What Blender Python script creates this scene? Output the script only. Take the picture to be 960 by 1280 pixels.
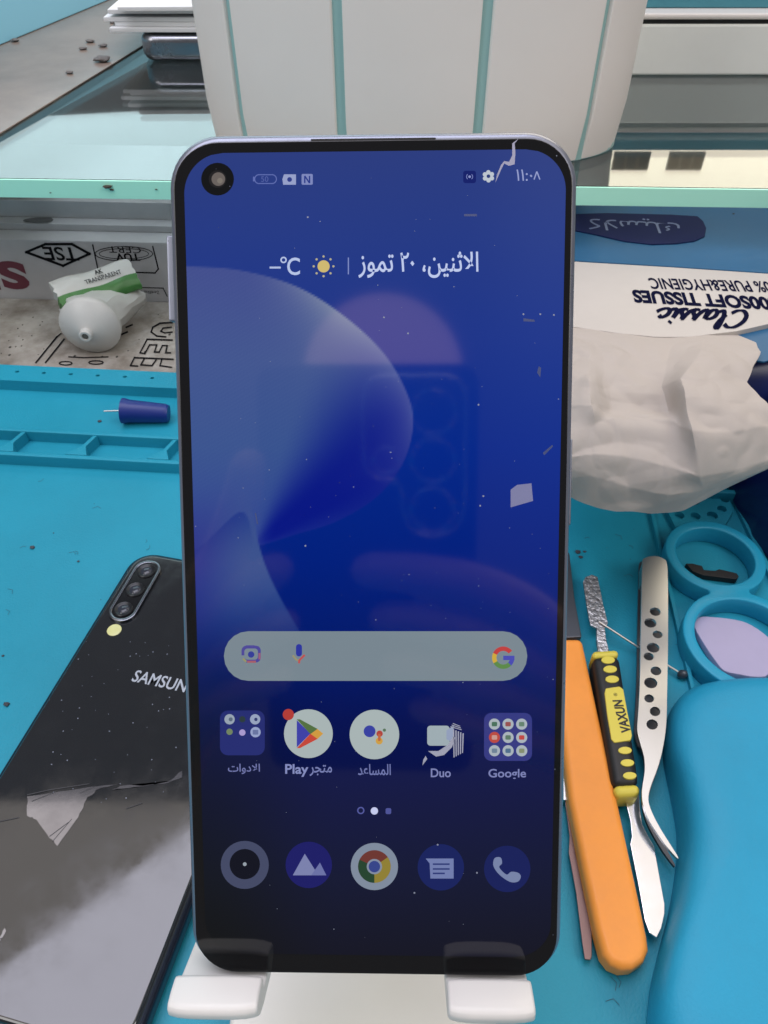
import bpy, bmesh, math, random
import numpy as np
from mathutils import Vector, Matrix, noise

for o in list(bpy.data.objects): bpy.data.objects.remove(o)
SC = bpy.context.scene
COL = SC.collection
R = math.radians
random.seed(7)

# ------------------------------------------------------------------ camera
F = 961.0                    # focal length in photo pixels (960 x 1280)
CH = 0.236                   # camera height above the mat, metres
CC = math.sqrt(0.5)          # looking 45 degrees down
cam_d = bpy.data.cameras.new('camera')
cam_d.sensor_fit = 'VERTICAL'; cam_d.sensor_height = 36.0; cam_d.lens = 36.0*F/1280.0
cam_d.clip_start = 0.004; cam_d.clip_end = 50
cam_d.dof.use_dof = True; cam_d.dof.focus_distance = 0.16; cam_d.dof.aperture_fstop = 110
cam = bpy.data.objects.new('camera', cam_d); COL.objects.link(cam)
cam.location = (0, 0, CH); cam.rotation_euler = (R(45), 0, 0)
SC.camera = cam
# ------------------------------------------------------------------ light
w = bpy.data.worlds.new('World'); SC.world = w; w.use_nodes = True
bg = w.node_tree.nodes['Background']; bg.inputs[0].default_value = (0.95, 0.95, 1.0, 1); bg.inputs[1].default_value = 0.16
def lamp(name, loc, target, sx, sy, power, col, rz=None):
    d = bpy.data.lights.new(name, 'AREA'); d.shape = 'RECTANGLE'; d.size = sx; d.size_y = sy; d.energy = power; d.color = col
    o = bpy.data.objects.new(name, d); COL.objects.link(o); o.location = loc
    if name.startswith('rear'): d.shape = 'ELLIPSE'
    if rz is not None: o.rotation_euler = (0, 0, rz)
    else: o.rotation_euler = (Vector(target)-Vector(loc)).to_track_quat('-Z', 'Y').to_euler()
    return o
lamp('overhead_panel_lamp', (-0.186, 0.331, 1.20), None, 1.0, 0.62, 7.4, (0.80, 0.81, 1.0), R(40.6))
lamp('ceiling_glow_lamp', (0.0, 0.19, 1.27), None, 2.0, 0.97, 6.8, (1.0, 0.90, 0.81), 0.0)
lamp('window_lamp', (-0.45, 1.55, 0.88), (-0.25, 0.3, 0.20), 1.1, 0.86, 6.0, (0.72, 0.95, 1.0))
lamp('warm_window_lamp', (0.62, 1.55, 1.05), (0.35, 0.3, 0.32), 0.9, 1.14, 10.5, (1.0, 0.88, 0.68))
lamp('rear_warm_lamp', (-0.037, -0.440, 0.676), (-0.002, 0.09, 0.13), 0.185, 0.19, 0.135, (1.0, 0.60, 0.62))
lamp('fill_lamp', (-1.0, -0.55, 1.15), (0.0, 0.3, 0.08), 0.7, 0.7, 6.6, (1.0, 0.97, 0.95))  # added side fill pair, brightens fronts while staying out of the screen's reflection
lamp('fill_lamp', (1.05, -0.50, 1.20), (0.0, 0.3, 0.08), 0.7, 0.7, 7.6, (1.0, 0.95, 0.90))
vs = SC.view_settings
vs.view_transform = 'Standard'; vs.look = 'None'; vs.exposure = 0.0; vs.gamma = 1.0
try: vs.use_curve_mapping = False
except Exception: pass
SC.render.engine = 'CYCLES'
SC.cycles.max_bounces = 10; SC.cycles.transparent_max_bounces = 12

# ------------------------------------------------------------------ pixel -> place
def ray(px, py):
    u = (px-480)/F; v = (py-640)/F
    return Vector((u, CC*(1-v), -CC*(1+v)))
CAMP = Vector((0, 0, CH))
def G(px, py, z=0.0):
    d = ray(px, py); return CAMP + d*((z-CH)/d.z)
def AY(px, py, Y):
    d = ray(px, py); return CAMP + d*(Y/d.y)
def G2(pts, z): return [G(x, y, z).to_2d() for x, y in pts]

# ------------------------------------------------------------------ materials
def lin(c): 
    c = c/255.0
    return c/12.92 if c <= 0.04045 else ((c+0.055)/1.055)**2.4
def rgb(r, g, b): return (lin(r), lin(g), lin(b), 1)
MATS = {}
def mat(name, col, rough=0.5, metal=0.0, spec=0.5, var=0.0, vscale=40, bump=0.0, bscale=300, coat=0.0, trans=0.0, ior=1.5, rvar=0.0, sub=0.0, attr=False, emit=0.0, col2=None):
    if name in MATS: return MATS[name]
    m = bpy.data.materials.new(name); m.use_nodes = True
    nt = m.node_tree; p = nt.nodes['Principled BSDF']; L = nt.links.new
    p.inputs['Base Color'].default_value = col; p.inputs['Roughness'].default_value = rough
    p.inputs['Metallic'].default_value = metal; p.inputs['Specular IOR Level'].default_value = spec
    p.inputs['IOR'].default_value = ior; p.inputs['Coat Weight'].default_value = coat; p.inputs['Coat Roughness'].default_value = 0.04
    p.inputs['Transmission Weight'].default_value = trans
    if sub: p.inputs['Subsurface Weight'].default_value = sub; p.inputs['Subsurface Radius'].default_value = (0.004, 0.003, 0.003); p.inputs['Subsurface Scale'].default_value = 1.0
    tc = nt.nodes.new('ShaderNodeTexCoord')
    if var or rvar:
        n = nt.nodes.new('ShaderNodeTexNoise'); n.inputs['Scale'].default_value = vscale; n.inputs['Detail'].default_value = 6; n.inputs['Roughness'].default_value = 0.65
        L(tc.outputs['Object'], n.inputs['Vector'])
        if var:
            mx = nt.nodes.new('ShaderNodeMix'); mx.data_type = 'RGBA'
            a = col; c2 = col2 if col2 else tuple(max(0, c*(1-var)) for c in col[:3])+(1,)
            mx.inputs['A'].default_value = c2; mx.inputs['B'].default_value = a
            rmp = nt.nodes.new('ShaderNodeMapRange'); rmp.inputs['From Min'].default_value = 0.35; rmp.inputs['From Max'].default_value = 0.62
            L(n.outputs['Fac'], rmp.inputs['Value']); L(rmp.outputs['Result'], mx.inputs['Factor'])
            L(mx.outputs['Result'], p.inputs['Base Color'])
        if rvar:
            r2 = nt.nodes.new('ShaderNodeMapRange'); r2.inputs['From Min'].default_value = 0.3; r2.inputs['From Max'].default_value = 0.7
            r2.inputs['To Min'].default_value = max(0.02, rough-rvar); r2.inputs['To Max'].default_value = rough+rvar
            L(n.outputs['Fac'], r2.inputs['Value']); L(r2.outputs['Result'], p.inputs['Roughness'])
    if bump:
        n2 = nt.nodes.new('ShaderNodeTexNoise'); n2.inputs['Scale'].default_value = bscale; n2.inputs['Detail'].default_value = 4
        L(tc.outputs['Object'], n2.inputs['Vector'])
        b = nt.nodes.new('ShaderNodeBump'); b.inputs['Strength'].default_value = bump; b.inputs['Distance'].default_value = 0.0006
        L(n2.outputs['Fac'], b.inputs['Height']); L(b.outputs['Normal'], p.inputs['Normal'])
    if attr:
        at = nt.nodes.new('ShaderNodeAttribute'); at.attribute_name = 'paint'
        if emit:
            L(at.outputs['Color'], p.inputs['Emission Color']); p.inputs['Emission Strength'].default_value = emit
        else: L(at.outputs['Color'], p.inputs['Base Color'])
    MATS[name] = m
    return m

# ------------------------------------------------------------------ things and parts
ROOT = {}
def thing(name, label, cat, loc=(0, 0, 0), matrix=None, group=None):
    o = bpy.data.objects.new(name, None); COL.objects.link(o); o.empty_display_size = 0.01
    M = matrix if matrix is not None else Matrix.Translation(Vector(loc))
    o.matrix_world = M; ROOT[o] = M.copy()
    o['label'] = label; o['category'] = cat
    if group: o['group'] = group
    return o
def tag(o, label, cat, group=None):
    o['label'] = label; o['category'] = cat
    if group: o['group'] = group
    return o
def world_of(o): return ROOT.get(o, Matrix.Identity(4))
def put(name, V, Fc, m, parent=None, local=False, smooth=True, bevel=0.0, seg=2, cols=None, angle=38, kind=None, bang=0.6, solid=0.0):
    """one mesh object. V in world coordinates (or in the parent's when local)"""
    me = bpy.data.meshes.new(name)
    me.from_pydata([tuple(v) for v in V], [], Fc)
    if parent is not None and not local: me.transform(world_of(parent).inverted())
    bm = bmesh.new(); bm.from_mesh(me)
    bmesh.ops.remove_doubles(bm, verts=bm.verts, dist=1e-7)
    if cols is None: bmesh.ops.recalc_face_normals(bm, faces=bm.faces)
    if bevel:
        es = [e for e in bm.edges if len(e.link_faces) == 2 and e.calc_face_angle() > bang]
        if es: bmesh.ops.bevel(bm, geom=es, offset=bevel, segments=seg, profile=0.5, affect='EDGES', clamp_overlap=True)
    bm.to_mesh(me); bm.free()
    if cols is not None and len(cols) == len(me.vertices):
        a = me.color_attributes.new('paint', 'FLOAT_COLOR', 'POINT')
        a.data.foreach_set('color', np.asarray(cols, dtype=np.float32).ravel())
    if smooth:
        me.polygons.foreach_set('use_smooth', [True]*len(me.polygons)); me.set_sharp_from_angle(angle=R(angle))
    me.materials.append(m)
    o = bpy.data.objects.new(name, me); COL.objects.link(o)
    if parent is not None:
        o.parent = parent; ROOT[o] = world_of(parent)
    if bevel and smooth:
        wn_ = o.modifiers.new('weighted', 'WEIGHTED_NORMAL'); wn_.keep_sharp = True; wn_.weight = 100
    if kind: o['kind'] = kind
    return o
def prism(poly, z0, z1):
    n = len(poly)
    V = [(p[0], p[1], z0) for p in poly]+[(p[0], p[1], z1) for p in poly]
    Fc = [list(range(n))[::-1], list(range(n, 2*n))]+[[i, (i+1) % n, n+(i+1) % n, n+i] for i in range(n)]
    return V, Fc
def box(x0, x1, y0, y1, z0, z1): return prism([(x0, y0), (x1, y0), (x1, y1), (x0, y1)], z0, z1)
def join(*parts):
    V = []; Fc = []
    for v, f in parts:
        k = len(V); V += list(v); Fc += [[i+k for i in q] for q in f]
    return V, Fc
def rrect(x0, x1, y0, y1, r, n=6):
    out = []
    for cx, cy, a0 in ((x1-r, y1-r, 0), (x0+r, y1-r, 90), (x0+r, y0+r, 180), (x1-r, y0+r, 270)):
        for i in range(n+1):
            a = R(a0+90*i/n); out.append((cx+r*math.cos(a), cy+r*math.sin(a)))
    return out
def circ(cx, cy, r, n=24, ry=None): 
    ry = ry or r
    return [(cx+r*math.cos(2*math.pi*i/n), cy+ry*math.sin(2*math.pi*i/n)) for i in range(n)]
def frame_from(axis):
    a = Vector(axis).normalized(); t = Vector((0, 0, 1)) if abs(a.z) < 0.9 else Vector((1, 0, 0))
    u = a.cross(t).normalized(); return a, u, a.cross(u)
def lathe(profile, origin, axis, seg=28):
    a, u, v = frame_from(axis); o = Vector(origin); V = []; Fc = []
    for r, h in profile:
        for i in range(seg):
            t = 2*math.pi*i/seg; V.append(o+a*h+(u*math.cos(t)+v*math.sin(t))*r)
    for k in range(len(profile)-1):
        for i in range(seg):
            j = (i+1) % seg; Fc.append([k*seg+i, k*seg+j, (k+1)*seg+j, (k+1)*seg+i])
    if profile[0][0] > 1e-6: Fc.append(list(range(seg))[::-1])
    n = len(profile)-1
    if profile[-1][0] > 1e-6: Fc.append([n*seg+i for i in range(seg)])
    return V, Fc
def tube(pts, rad, seg=10):
    V = []; Fc = []; pts = [Vector(p) for p in pts]; n = len(pts)
    if not isinstance(rad, (list, tuple)): rad = [rad]*n
    for k in range(n):
        d = (pts[min(k+1, n-1)]-pts[max(k-1, 0)]); a, u, v = frame_from(d)
        for i in range(seg):
            t = 2*math.pi*i/seg; V.append(pts[k]+(u*math.cos(t)+v*math.sin(t))*rad[k])
    for k in range(n-1):
        for i in range(seg):
            j = (i+1) % seg; Fc.append([k*seg+i, k*seg+j, (k+1)*seg+j, (k+1)*seg+i])
    Fc.append(list(range(seg))[::-1]); Fc.append([(n-1)*seg+i for i in range(seg)])
    return V, Fc
def spline(pts, n=8, closed=True):
    out = []; m = len(pts)
    P = [np.array(p, float) for p in pts]
    rng = range(m) if closed else range(m-1)
    for i in rng:
        p0, p1, p2, p3 = (P[(i-1) % m], P[i], P[(i+1) % m], P[(i+2) % m]) if closed else (P[max(i-1, 0)], P[i], P[i+1], P[min(i+2, m-1)])
        for k in range(n):
            t = k/n
            out.append(tuple(0.5*((2*p1)+(-p0+p2)*t+(2*p0-5*p1+4*p2-p3)*t*t+(-p0+3*p1-3*p2+p3)*t**3)))
    if not closed: out.append(tuple(P[-1]))
    return out
def curve_mesh(cu):
    ob = bpy.data.objects.new('tmp', cu); COL.objects.link(ob)
    dg = bpy.context.evaluated_depsgraph_get(); dg.update()
    me = bpy.data.meshes.new_from_object(ob.evaluated_get(dg))
    V = [v.co.copy() for v in me.vertices]; Fc = [list(p.vertices) for p in me.polygons]
    bpy.data.objects.remove(ob); bpy.data.curves.remove(cu); bpy.data.meshes.remove(me)
    return V, Fc
def plate(outline, holes, thick, bev=0.0):
    """flat plate with real holes, centred on z = 0"""
    cu = bpy.data.curves.new('tmp', 'CURVE'); cu.dimensions = '2D'; cu.fill_mode = 'BOTH'
    cu.extrude = thick/2-bev; cu.bevel_depth = bev; cu.bevel_resolution = 1
    for poly in [outline]+list(holes):
        s = cu.splines.new('POLY'); s.points.add(len(poly)-1); s.use_cyclic_u = True
        for q, pt in zip(s.points, poly): q.co = (pt[0], pt[1], 0, 1)
    return curve_mesh(cu)
def text(body, offset=0.0, shear=0.0, spacing=1.0, extrude=0.0):
    """text as a flat mesh: bottom-left at the origin, cap box reported"""
    cu = bpy.data.curves.new('tmp', 'FONT'); cu.body = body; cu.size = 1.0; cu.offset = offset; cu.shear = shear
    cu.space_character = spacing; cu.extrude = extrude; cu.resolution_u = 4; cu.dimensions = '2D'; cu.fill_mode = 'BOTH' if extrude else 'FRONT'
    V, Fc = curve_mesh(cu)
    xs = [v.x for v in V]; ys = [v.y for v in V]
    return V, Fc, (min(xs), max(xs), min(ys), max(ys))
def text_fit(body, w, h=None, **kw):
    """text scaled to width w (and height h), centred on the origin"""
    V, Fc, (x0, x1, y0, y1) = text(body, **kw)
    sx = w/(x1-x0); sy = h/(y1-y0) if h else sx
    return [Vector(((v.x-(x0+x1)/2)*sx, (v.y-(y0+y1)/2)*sy, v.z*sx)) for v in V], Fc
def place(V, origin, xdir, ydir):
    o = Vector(origin); x = Vector(xdir); y = Vector(ydir); n = x.cross(y).normalized()
    return [o+x*v[0]+y*v[1]+n*(v[2] if len(v) > 2 else 0) for v in V]
def blob(c, r, seed, sub=2, amp=0.4, flat=0.6):
    bm = bmesh.new(); bmesh.ops.create_icosphere(bm, subdivisions=sub, radius=1.0)
    V = []
    for v in bm.verts:
        k = 1+amp*noise.noise(v.co*1.6+Vector((seed*3.1, seed*1.7, seed)))
        V.append(Vector(c)+Vector((v.co.x*k*r, v.co.y*k*r*0.8, v.co.z*k*r*flat)))
    Fc = [[q.index for q in f.verts] for f in bm.faces]; bm.free()
    return V, Fc

# ================================================================== SETTING
m_desk = mat('desk laminate', (0.33, 0.32, 0.31, 1), 0.55, var=0.25, vscale=14)
V, Fc = box(-1.6, 1.6, -0.5, 2.0, -0.030, -0.0045)
o = put('desk', V, Fc, m_desk, smooth=False); o['kind'] = 'structure'

# ------------------------------------------------------------------ repair mat
m_mat = mat('teal blue silicone', rgb(32, 150, 178), 0.46, spec=0.35, var=0.12, vscale=11, bump=0.22, bscale=1400, rvar=0.08)
a0 = G(0, 462); a1 = G(213, 472)
e1 = (a1-a0).normalized(); e2 = Vector((e1.y, -e1.x, 0))         # along the tray, towards the camera
def row(py): return (G(0, py, 0.006)-a0).dot(e2)
def matpt(s, t, z=0.0): return a0+e1*s+e2*t+Vector((0, 0, z))
mt = thing('repair_mat', 'teal blue silicone repair mat with tray ridges along its back edge', 'mat', (0, 0.2, -0.0045))
q = [matpt(-0.30, row(455)), matpt(0.62, row(455)), matpt(0.62, 0.50), matpt(-0.30, 0.50)]
V, Fc = prism([p.to_2d() for p in q], -0.0045, 0.0)
put('mat_sheet', V, Fc, m_mat, mt, bevel=0.001)
def bar(name, t0, t1, h, s0=-0.2999, s1=0.6199, bev=0.0008):
    q = [matpt(s0, t0), matpt(s1, t0), matpt(s1, t1), matpt(s0, t1)]
    V, Fc = prism([p.to_2d() for p in q], -0.001, h)
    return put(name, V, Fc, m_mat, mt, bevel=bev)
# back rim with small holes
t0, t1 = row(455.5), row(475)
rim_out = [(matpt(s, t).x, matpt(s, t).y) for s, t in ((-0.2995, t0), (0.6195, t0), (0.6195, t1), (-0.2995, t1))]
holes = []
sh = 0.0
hx0 = (G(24, 461, 0.006)-a0).dot(e1); hstep = ((G(192, 469, 0.006)-G(24, 461, 0.006)).dot(e1))/5
for k in range(-4, 14):
    c = matpt(hx0+k*hstep, t0+(t1-t0)*0.42); holes.append([(c.x+0.0011*math.cos(a), c.y+0.0009*math.sin(a)) for a in [i*math.pi/6 for i in range(12)]])
V, Fc = plate(rim_out, holes, 0.0062)
put('back_rim', [v+Vector((0, 0, 0.0029)) for v in V], Fc, m_mat, mt, smooth=False)
bar('tray_ridge', row(533), row(537.5), 0.006)
bar('tray_ridge', row(563), row(568), 0.006)
for px in (2, 96, 200, 760):                                   # dividers with flared feet
    s = (G(px, 560, 0.006)-a0).dot(e1); ta, tb = row(537.5), row(563)
    q = [(s+0.004, ta), (s+0.0062, ta), (s+0.0035, ta+(tb-ta)*0.55), (s+0.0062, tb-0.0002), (s-0.0045, tb-0.0002), (s+0.0012, ta+(tb-ta)*0.55)]
    V, Fc = prism([matpt(*p).to_2d() for p in q], -0.001, 0.0058)
    put('tray_divider', V, Fc, m_mat, mt, bevel=0.0006)
# groove ridge and hole strip on the right
def ground_bar(name, pts, wd, h, m, parent, z0=-0.001, bev=0.0004):
    P = [G(x, y, h) for x, y in pts]; d = (P[-1]-P[0]).normalized(); nrm = Vector((d.y, -d.x, 0))*wd/2
    V, Fc = prism([(p+nrm).to_2d() for p in P]+[(p-nrm).to_2d() for p in P[::-1]], z0, h)
    return put(name, V, Fc, m, parent, bevel=bev)
ground_bar('side_ridge', [(806, 600), (868, 866)], 0.0016, 0.0022, m_mat, mt)
ground_bar('side_ridge', [(908, 600), (985, 760)], 0.0022, 0.0022, m_mat, mt)
out = [G(x, y, 0.002).to_2d() for x, y in ((828, 628), (846, 590), (902, 590), (916, 640), (898, 672), (846, 664))]
hl = []
for x, y, r in ((849, 645, .0021), (869, 646, .0021), (890, 645, .0023), (902, 637, .002), (906, 625, .002), (898, 612, .002), (868, 628, .002)):
    c = G(x, y, 0.002); hl.append([(c.x+r*math.cos(a), c.y+r*math.sin(a)) for a in [i*math.pi/8 for i in range(16)]])
V, Fc = plate(out, hl, 0.0026)
put('screw_hole_strip', [v+Vector((0, 0, 0.0012)) for v in V], Fc, m_mat, mt)

# ================================================================== STANDING PHONE
r1 = Vector((0.99971, 0.00077, -0.0238)); r2 = Vector((0.00122, 0.99475, -0.10229))
r2 = (r2-r1*r1.dot(r2)/r1.length_squared).normalized(); r1.normalize()
def cam2w(v): return Vector((v[0], CC*v[1]+CC*v[2], CC*v[1]-CC*v[2]))      # (right, up, depth) -> world
pc = CAMP+cam2w((-0.00195, -0.01261, 0.14482))
PX = cam2w(r1).normalized(); PY = cam2w(r2).normalized(); PN = PX.cross(PY).normalized()
PM = Matrix(((PX.x, PY.x, PN.x, pc.x), (PX.y, PY.y, PN.y, pc.y), (PX.z, PY.z, PN.z, pc.z), (0, 0, 0, 1)))
PMI = PM.inverted()
def S(px, py):                      # photo pixel -> point on the phone's glass, phone coordinates
    d = ray(px, py); t = (pc-CAMP).dot(PN)/d.dot(PN); q = PMI @ (CAMP+d*t); return Vector((q.x, q.y))
PW, PH, PR = 0.0730, 0.1610, 0.0090
base_edge = PM @ Vector((0, -PH/2, -0.004))
ph = thing('smartphone', 'blue screened smartphone standing upright in the white stand', 'smartphone', matrix=PM)
m_frame = mat('lavender silver frame', rgb(132, 136, 150), 0.32, metal=0.6, rvar=0.08, vscale=120)
m_bez = mat('black glass bezel', (0.006, 0.006, 0.007, 1), 0.07, spec=0.5, rvar=0.02, vscale=60)
m_scr = mat('lit display', (0.0, 0.0, 0.0, 1), 0.06, spec=0.5, attr=True, emit=1.0)
V, Fc = prism(rrect(-PW/2-0.0003, PW/2+0.0003, -PH/2-0.0003, PH/2+0.0003, PR+0.0003, 10), -0.0082, -0.0005)
put('side_frame', V, Fc, m_frame, ph, local=True, bevel=0.0016, seg=4)
V, Fc = prism(rrect(-PW/2+0.0007, PW/2-0.0007, -PH/2+0.0007, PH/2-0.0013, PR-0.0008, 10), -0.0009, -0.00004)
put('front_glass', V, Fc, m_bez, ph, local=True, bevel=0.00022, seg=2)
V, Fc = prism(rrect(-PW/2+0.0014, PW/2-0.0014, -PH/2+0.0014, PH/2-0.0014, PR-0.001, 10), -0.0088, -0.0075)
put('back_cover', V, Fc, mat('pale lilac back', rgb(170, 178, 214), 0.18, spec=0.6, coat=0.5), ph, local=True, bevel=0.0006)
# buttons on the left side, earpiece slit
ya, yb = S(212, 288).y, S(212, 398).y
V, Fc = box(-PW/2-0.0019, -PW/2+0.001, yb, ya, -0.0058, -0.0034)
put('volume_button', V, Fc, m_frame, ph, local=True, bevel=0.0004)
ya, yb = S(722, 548).y, S(722, 660).y
V, Fc = box(PW/2-0.001, PW/2+0.0010, yb, ya, -0.0058, -0.0034)
put('power_button', V, Fc, m_frame, ph, local=True, bevel=0.0004)
xa, xb = S(388, 170).x, S(545, 168).x
V, Fc = prism(rrect(xa, xb, PH/2-0.00120, PH/2-0.00085, 0.00016, 3), -0.0014, -0.00046)
put('earpiece_slit', V, Fc, mat('slit black', (0.004, 0.004, 0.004, 1), 0.6), ph, local=True)

# --- the lit display: wallpaper painted per vertex on a fine grid
sx0, sx1 = S(233, 600).x, S(705, 600).x
sy1, sy0 = S(470, 189).y, S(470, 1194).y
sx0 = S(235.5, 420).x; sx1 = S(703.5, 420).x
NX, NY = 230, 470; cr = 0.0072
ys = np.linspace(sy0, sy1, NY+1); gx = np.zeros((NY+1, NX+1)); gy = np.repeat(ys[:, None], NX+1, 1)
for j, y in enumerate(ys):
    e = min(y-sy0, sy1-y); ins = cr-math.sqrt(max(0, cr*cr-(cr-e)**2)) if e < cr else 0.0
    gx[j] = np.linspace(sx0+ins, sx1-ins, NX+1)
# project to photo pixels so that the picture on the display can be laid out in them
def to_px(gx, gy):
    w = np.stack([PM[i][0]*gx+PM[i][1]*gy+PM[i][3] for i in range(3)], -1)-np.array(CAMP)
    dep = CC*w[..., 1]-CC*w[..., 2]; up = CC*w[..., 1]+CC*w[..., 2]
    return 480+F*w[..., 0]/dep, 640-F*up/dep
X, Y = to_px(gx, gy)
def keys(v, ks):
    k = np.array([a for a, _ in ks], float); c = np.array([b for _, b in ks], float)
    return np.stack([np.interp(v, k, c[:, i]) for i in range(3)], -1)
def sstep(a, b, v): t = np.clip((v-a)/(b-a), 0, 1); return t*t*(3-2*t)
def inside_dist(poly, X, Y):
    ins = np.zeros(X.shape, bool); d = np.full(X.shape, 1e9); n = len(poly)
    for i in range(n):
        x0, y0 = poly[i]; x1, y1 = poly[(i+1) % n]
        c = ((y0 > Y) != (y1 > Y))
        with np.errstate(divide='ignore', invalid='ignore'):
            xi = (x1-x0)*(Y-y0)/(y1-y0 if y1 != y0 else 1e-9)+x0
        ins ^= c & (X < xi)
        t = np.clip(((X-x0)*(x1-x0)+(Y-y0)*(y1-y0))/max((x1-x0)**2+(y1-y0)**2, 1e-9), 0, 1)
        d = np.minimum(d, np.hypot(X-x0-t*(x1-x0), Y-y0-t*(y1-y0)))
    return np.where(ins, d, -d)
C = keys(Y, [(185, (40, 58, 126)), (300, (32, 55, 132)), (420, (22, 49, 136)), (560, (6, 40, 136)), (700, (3, 32, 124)), (820, (4, 25, 104)), (900, (9, 19, 82)), (1000, (11, 17, 64)), (1100, (12, 17, 48)), (1195, (11, 12, 30))])
C += (sstep(560, 705, X)*(1-sstep(300, 900, Y)))[..., None]*np.array((8, 6, 4))
C += (sstep(430, 240, X)*sstep(700, 1000, Y))[..., None]*np.array((-3, -3, -22))
# upper petal
petal = spline([(150, 330), (235, 333), (300, 338), (370, 358), (430, 395), (480, 442), (510, 495), (516, 535), (503, 580), (470, 622), (420, 652), (370, 668), (322, 682), (316, 672), (300, 640), (240, 690), (150, 720)], 8)
D = inside_dist(petal, X, Y)
ang_ = np.degrees(np.arctan2(686-Y, np.maximum(X-312, 1e-3)))     # angle round the petal's tip
deep = (1-sstep(40, 74, ang_))*sstep(300, 345, X)*(1-0.34*(1-sstep(12, 30, ang_)))
top = keys(Y, [(330, (64, 76, 140)), (450, (64, 84, 142)), (560, (56, 82, 142)), (690, (44, 66, 142))])
pc_ = top*(1-deep[..., None])+np.array((10, 24, 130))*deep[..., None]
rim = np.exp(-np.clip(D, 0, None)/34.0)*sstep(300, 440, X)*(1-sstep(500, 640, Y))
pc_ = pc_+rim[..., None]*np.array((60, 56, 22))
pc_ += (sstep(0.0, 1.0, np.sin((X*0.6+Y)*1.25)))[..., None]*np.array((3, 3, 2))*(1-deep[..., None])*(X < 400)[..., None]
a = sstep(-1.2, 1.2, D)[..., None]
C = C*(1-a)+pc_*a
# lower petal
pet2 = spline([(150, 640), (235, 610), (272, 590), (300, 585), (316, 640), (324, 682), (338, 722), (362, 768), (392, 815), (450, 890), (300, 960), (150, 800)], 8)
D2 = inside_dist(pet2, X, Y)
l2 = sstep(230, 320, X+0.15*(Y-680))
p2 = (np.array((44, 50, 134))*(1-l2[..., None])+np.array((56, 80, 140))*l2[..., None])
fade = (1-sstep(700, 850, Y+0.35*(X-300)*0))
a = (sstep(-1.2, 1.2, D2)*fade*sstep(585, 700, Y+0.25*(X-300)))[..., None]
C = C*(1-a)+p2*a
# darker curl between the petals
k = np.exp(-(((X-300)*0.75+(Y-690)*0.35)/30)**2)*0
C = np.clip(C, 0, 255)/255.0
LINC = np.where(C <= 0.04045, C/12.92, ((C+0.055)/1.055)**2.4)
idx = np.arange((NY+1)*(NX+1)).reshape(NY+1, NX+1)
quads = np.stack([idx[:-1, :-1], idx[:-1, 1:], idx[1:, 1:], idx[1:, :-1]], -1).reshape(-1, 4).tolist()
V = np.stack([gx.ravel(), gy.ravel(), np.full(gx.size, 0.00002)], -1)
me = bpy.data.meshes.new('screen'); me.from_pydata(V.tolist(), [], quads)
at = me.color_attributes.new('paint', 'FLOAT_COLOR', 'POINT')
at.data.foreach_set('color', np.concatenate([LINC.reshape(-1, 3), np.ones((gx.size, 1))], 1).astype(np.float32).ravel())
me.materials.append(m_scr)
screen = bpy.data.objects.new('screen', me); COL.objects.link(screen); screen.parent = ph; ROOT[screen] = PM
screen['label'] = 'lit blue display with petal wallpaper and app icons'

# --- flat graphics on the display
class Draw:
    def __init__(s, name, lvl=1): s.name = name; s.V = []; s.F = []; s.C = []; s.z = 0.00003+lvl*0.000008
    def poly(s, pts, col, up=0.000008):
        k = len(s.V); P = [S(x, y) for x, y in pts]
        if sum(P[i].x*P[(i+1) % len(P)].y-P[(i+1) % len(P)].x*P[i].y for i in range(len(P))) < 0: P = P[::-1]
        s.V += [(p.x, p.y, s.z) for p in P]; s.F.append(list(range(k, k+len(P)))); s.C += [col]*len(P); s.z += up; return s
    def circle(s, x, y, r, col, n=28): return s.poly(circ(x, y, r, n), col)
    def rr(s, x0, x1, y0, y1, r, col): return s.poly(rrect(x0, x1, y0, y1, r, 5), col)
    def arc(s, x, y, r0, r1, a0, a1, col, n=14):
        A = [R(a0+(a1-a0)*i/n) for i in range(n+1)]
        for i in range(n):
            a, b = A[i], A[i+1]
            s.poly([(x+r0*math.cos(a), y+r0*math.sin(a)), (x+r1*math.cos(a), y+r1*math.sin(a)), (x+r1*math.cos(b), y+r1*math.sin(b)), (x+r0*math.cos(b), y+r0*math.sin(b))], col, 0)
        s.z += 0.000008; return s
    def text(s, body, cx, cy, wpx, col, hpx=None, **kw):
        V, Fc = text_fit(body, wpx, hpx, **kw); k = len(s.V)
        for v in V:
            p = S(cx+v.x, cy-v.y); s.V.append((p.x, p.y, s.z))
        s.F += [[i+k for i in f] for f in Fc]; s.C += [col]*len(V); s.z += 0.000008; return s
    def line(s, pts, wd, col):
        for (x0, y0), (x1, y1) in zip(pts, pts[1:]):
            d = math.hypot(x1-x0, y1-y0) or 1; nx, ny = -(y1-y0)/d*wd/2, (x1-x0)/d*wd/2
            s.poly([(x0+nx, y0+ny), (x1+nx, y1+ny), (x1-nx, y1-ny), (x0-nx, y0-ny)], col, 0)
        s.z += 0.000008; return s
    def done(s, m=None, parent=None, label=None):
        o = put(s.name, s.V, s.F, m or m_scr, parent or screen, local=True, smooth=False, cols=None)
        me = o.data
        if len(me.vertices) == len(s.V): pass
        # vertices may have merged: colour by nearest original
        from mathutils.kdtree import KDTree
        t = KDTree(len(s.V))
        for i, v in enumerate(s.V): t.insert(v, i)
        t.balance()
        a = me.color_attributes.new('paint', 'FLOAT_COLOR', 'POINT')
        for i, v in enumerate(me.vertices):
            c = s.C[t.find(v.co)[1]]; a.data[i].color = (lin(c[0]), lin(c[1]), lin(c[2]), 1)
        if label: o['label'] = label
        return o
WH = (196, 202, 224); GR = (138, 152, 164); PALE = (168, 180, 180)
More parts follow.
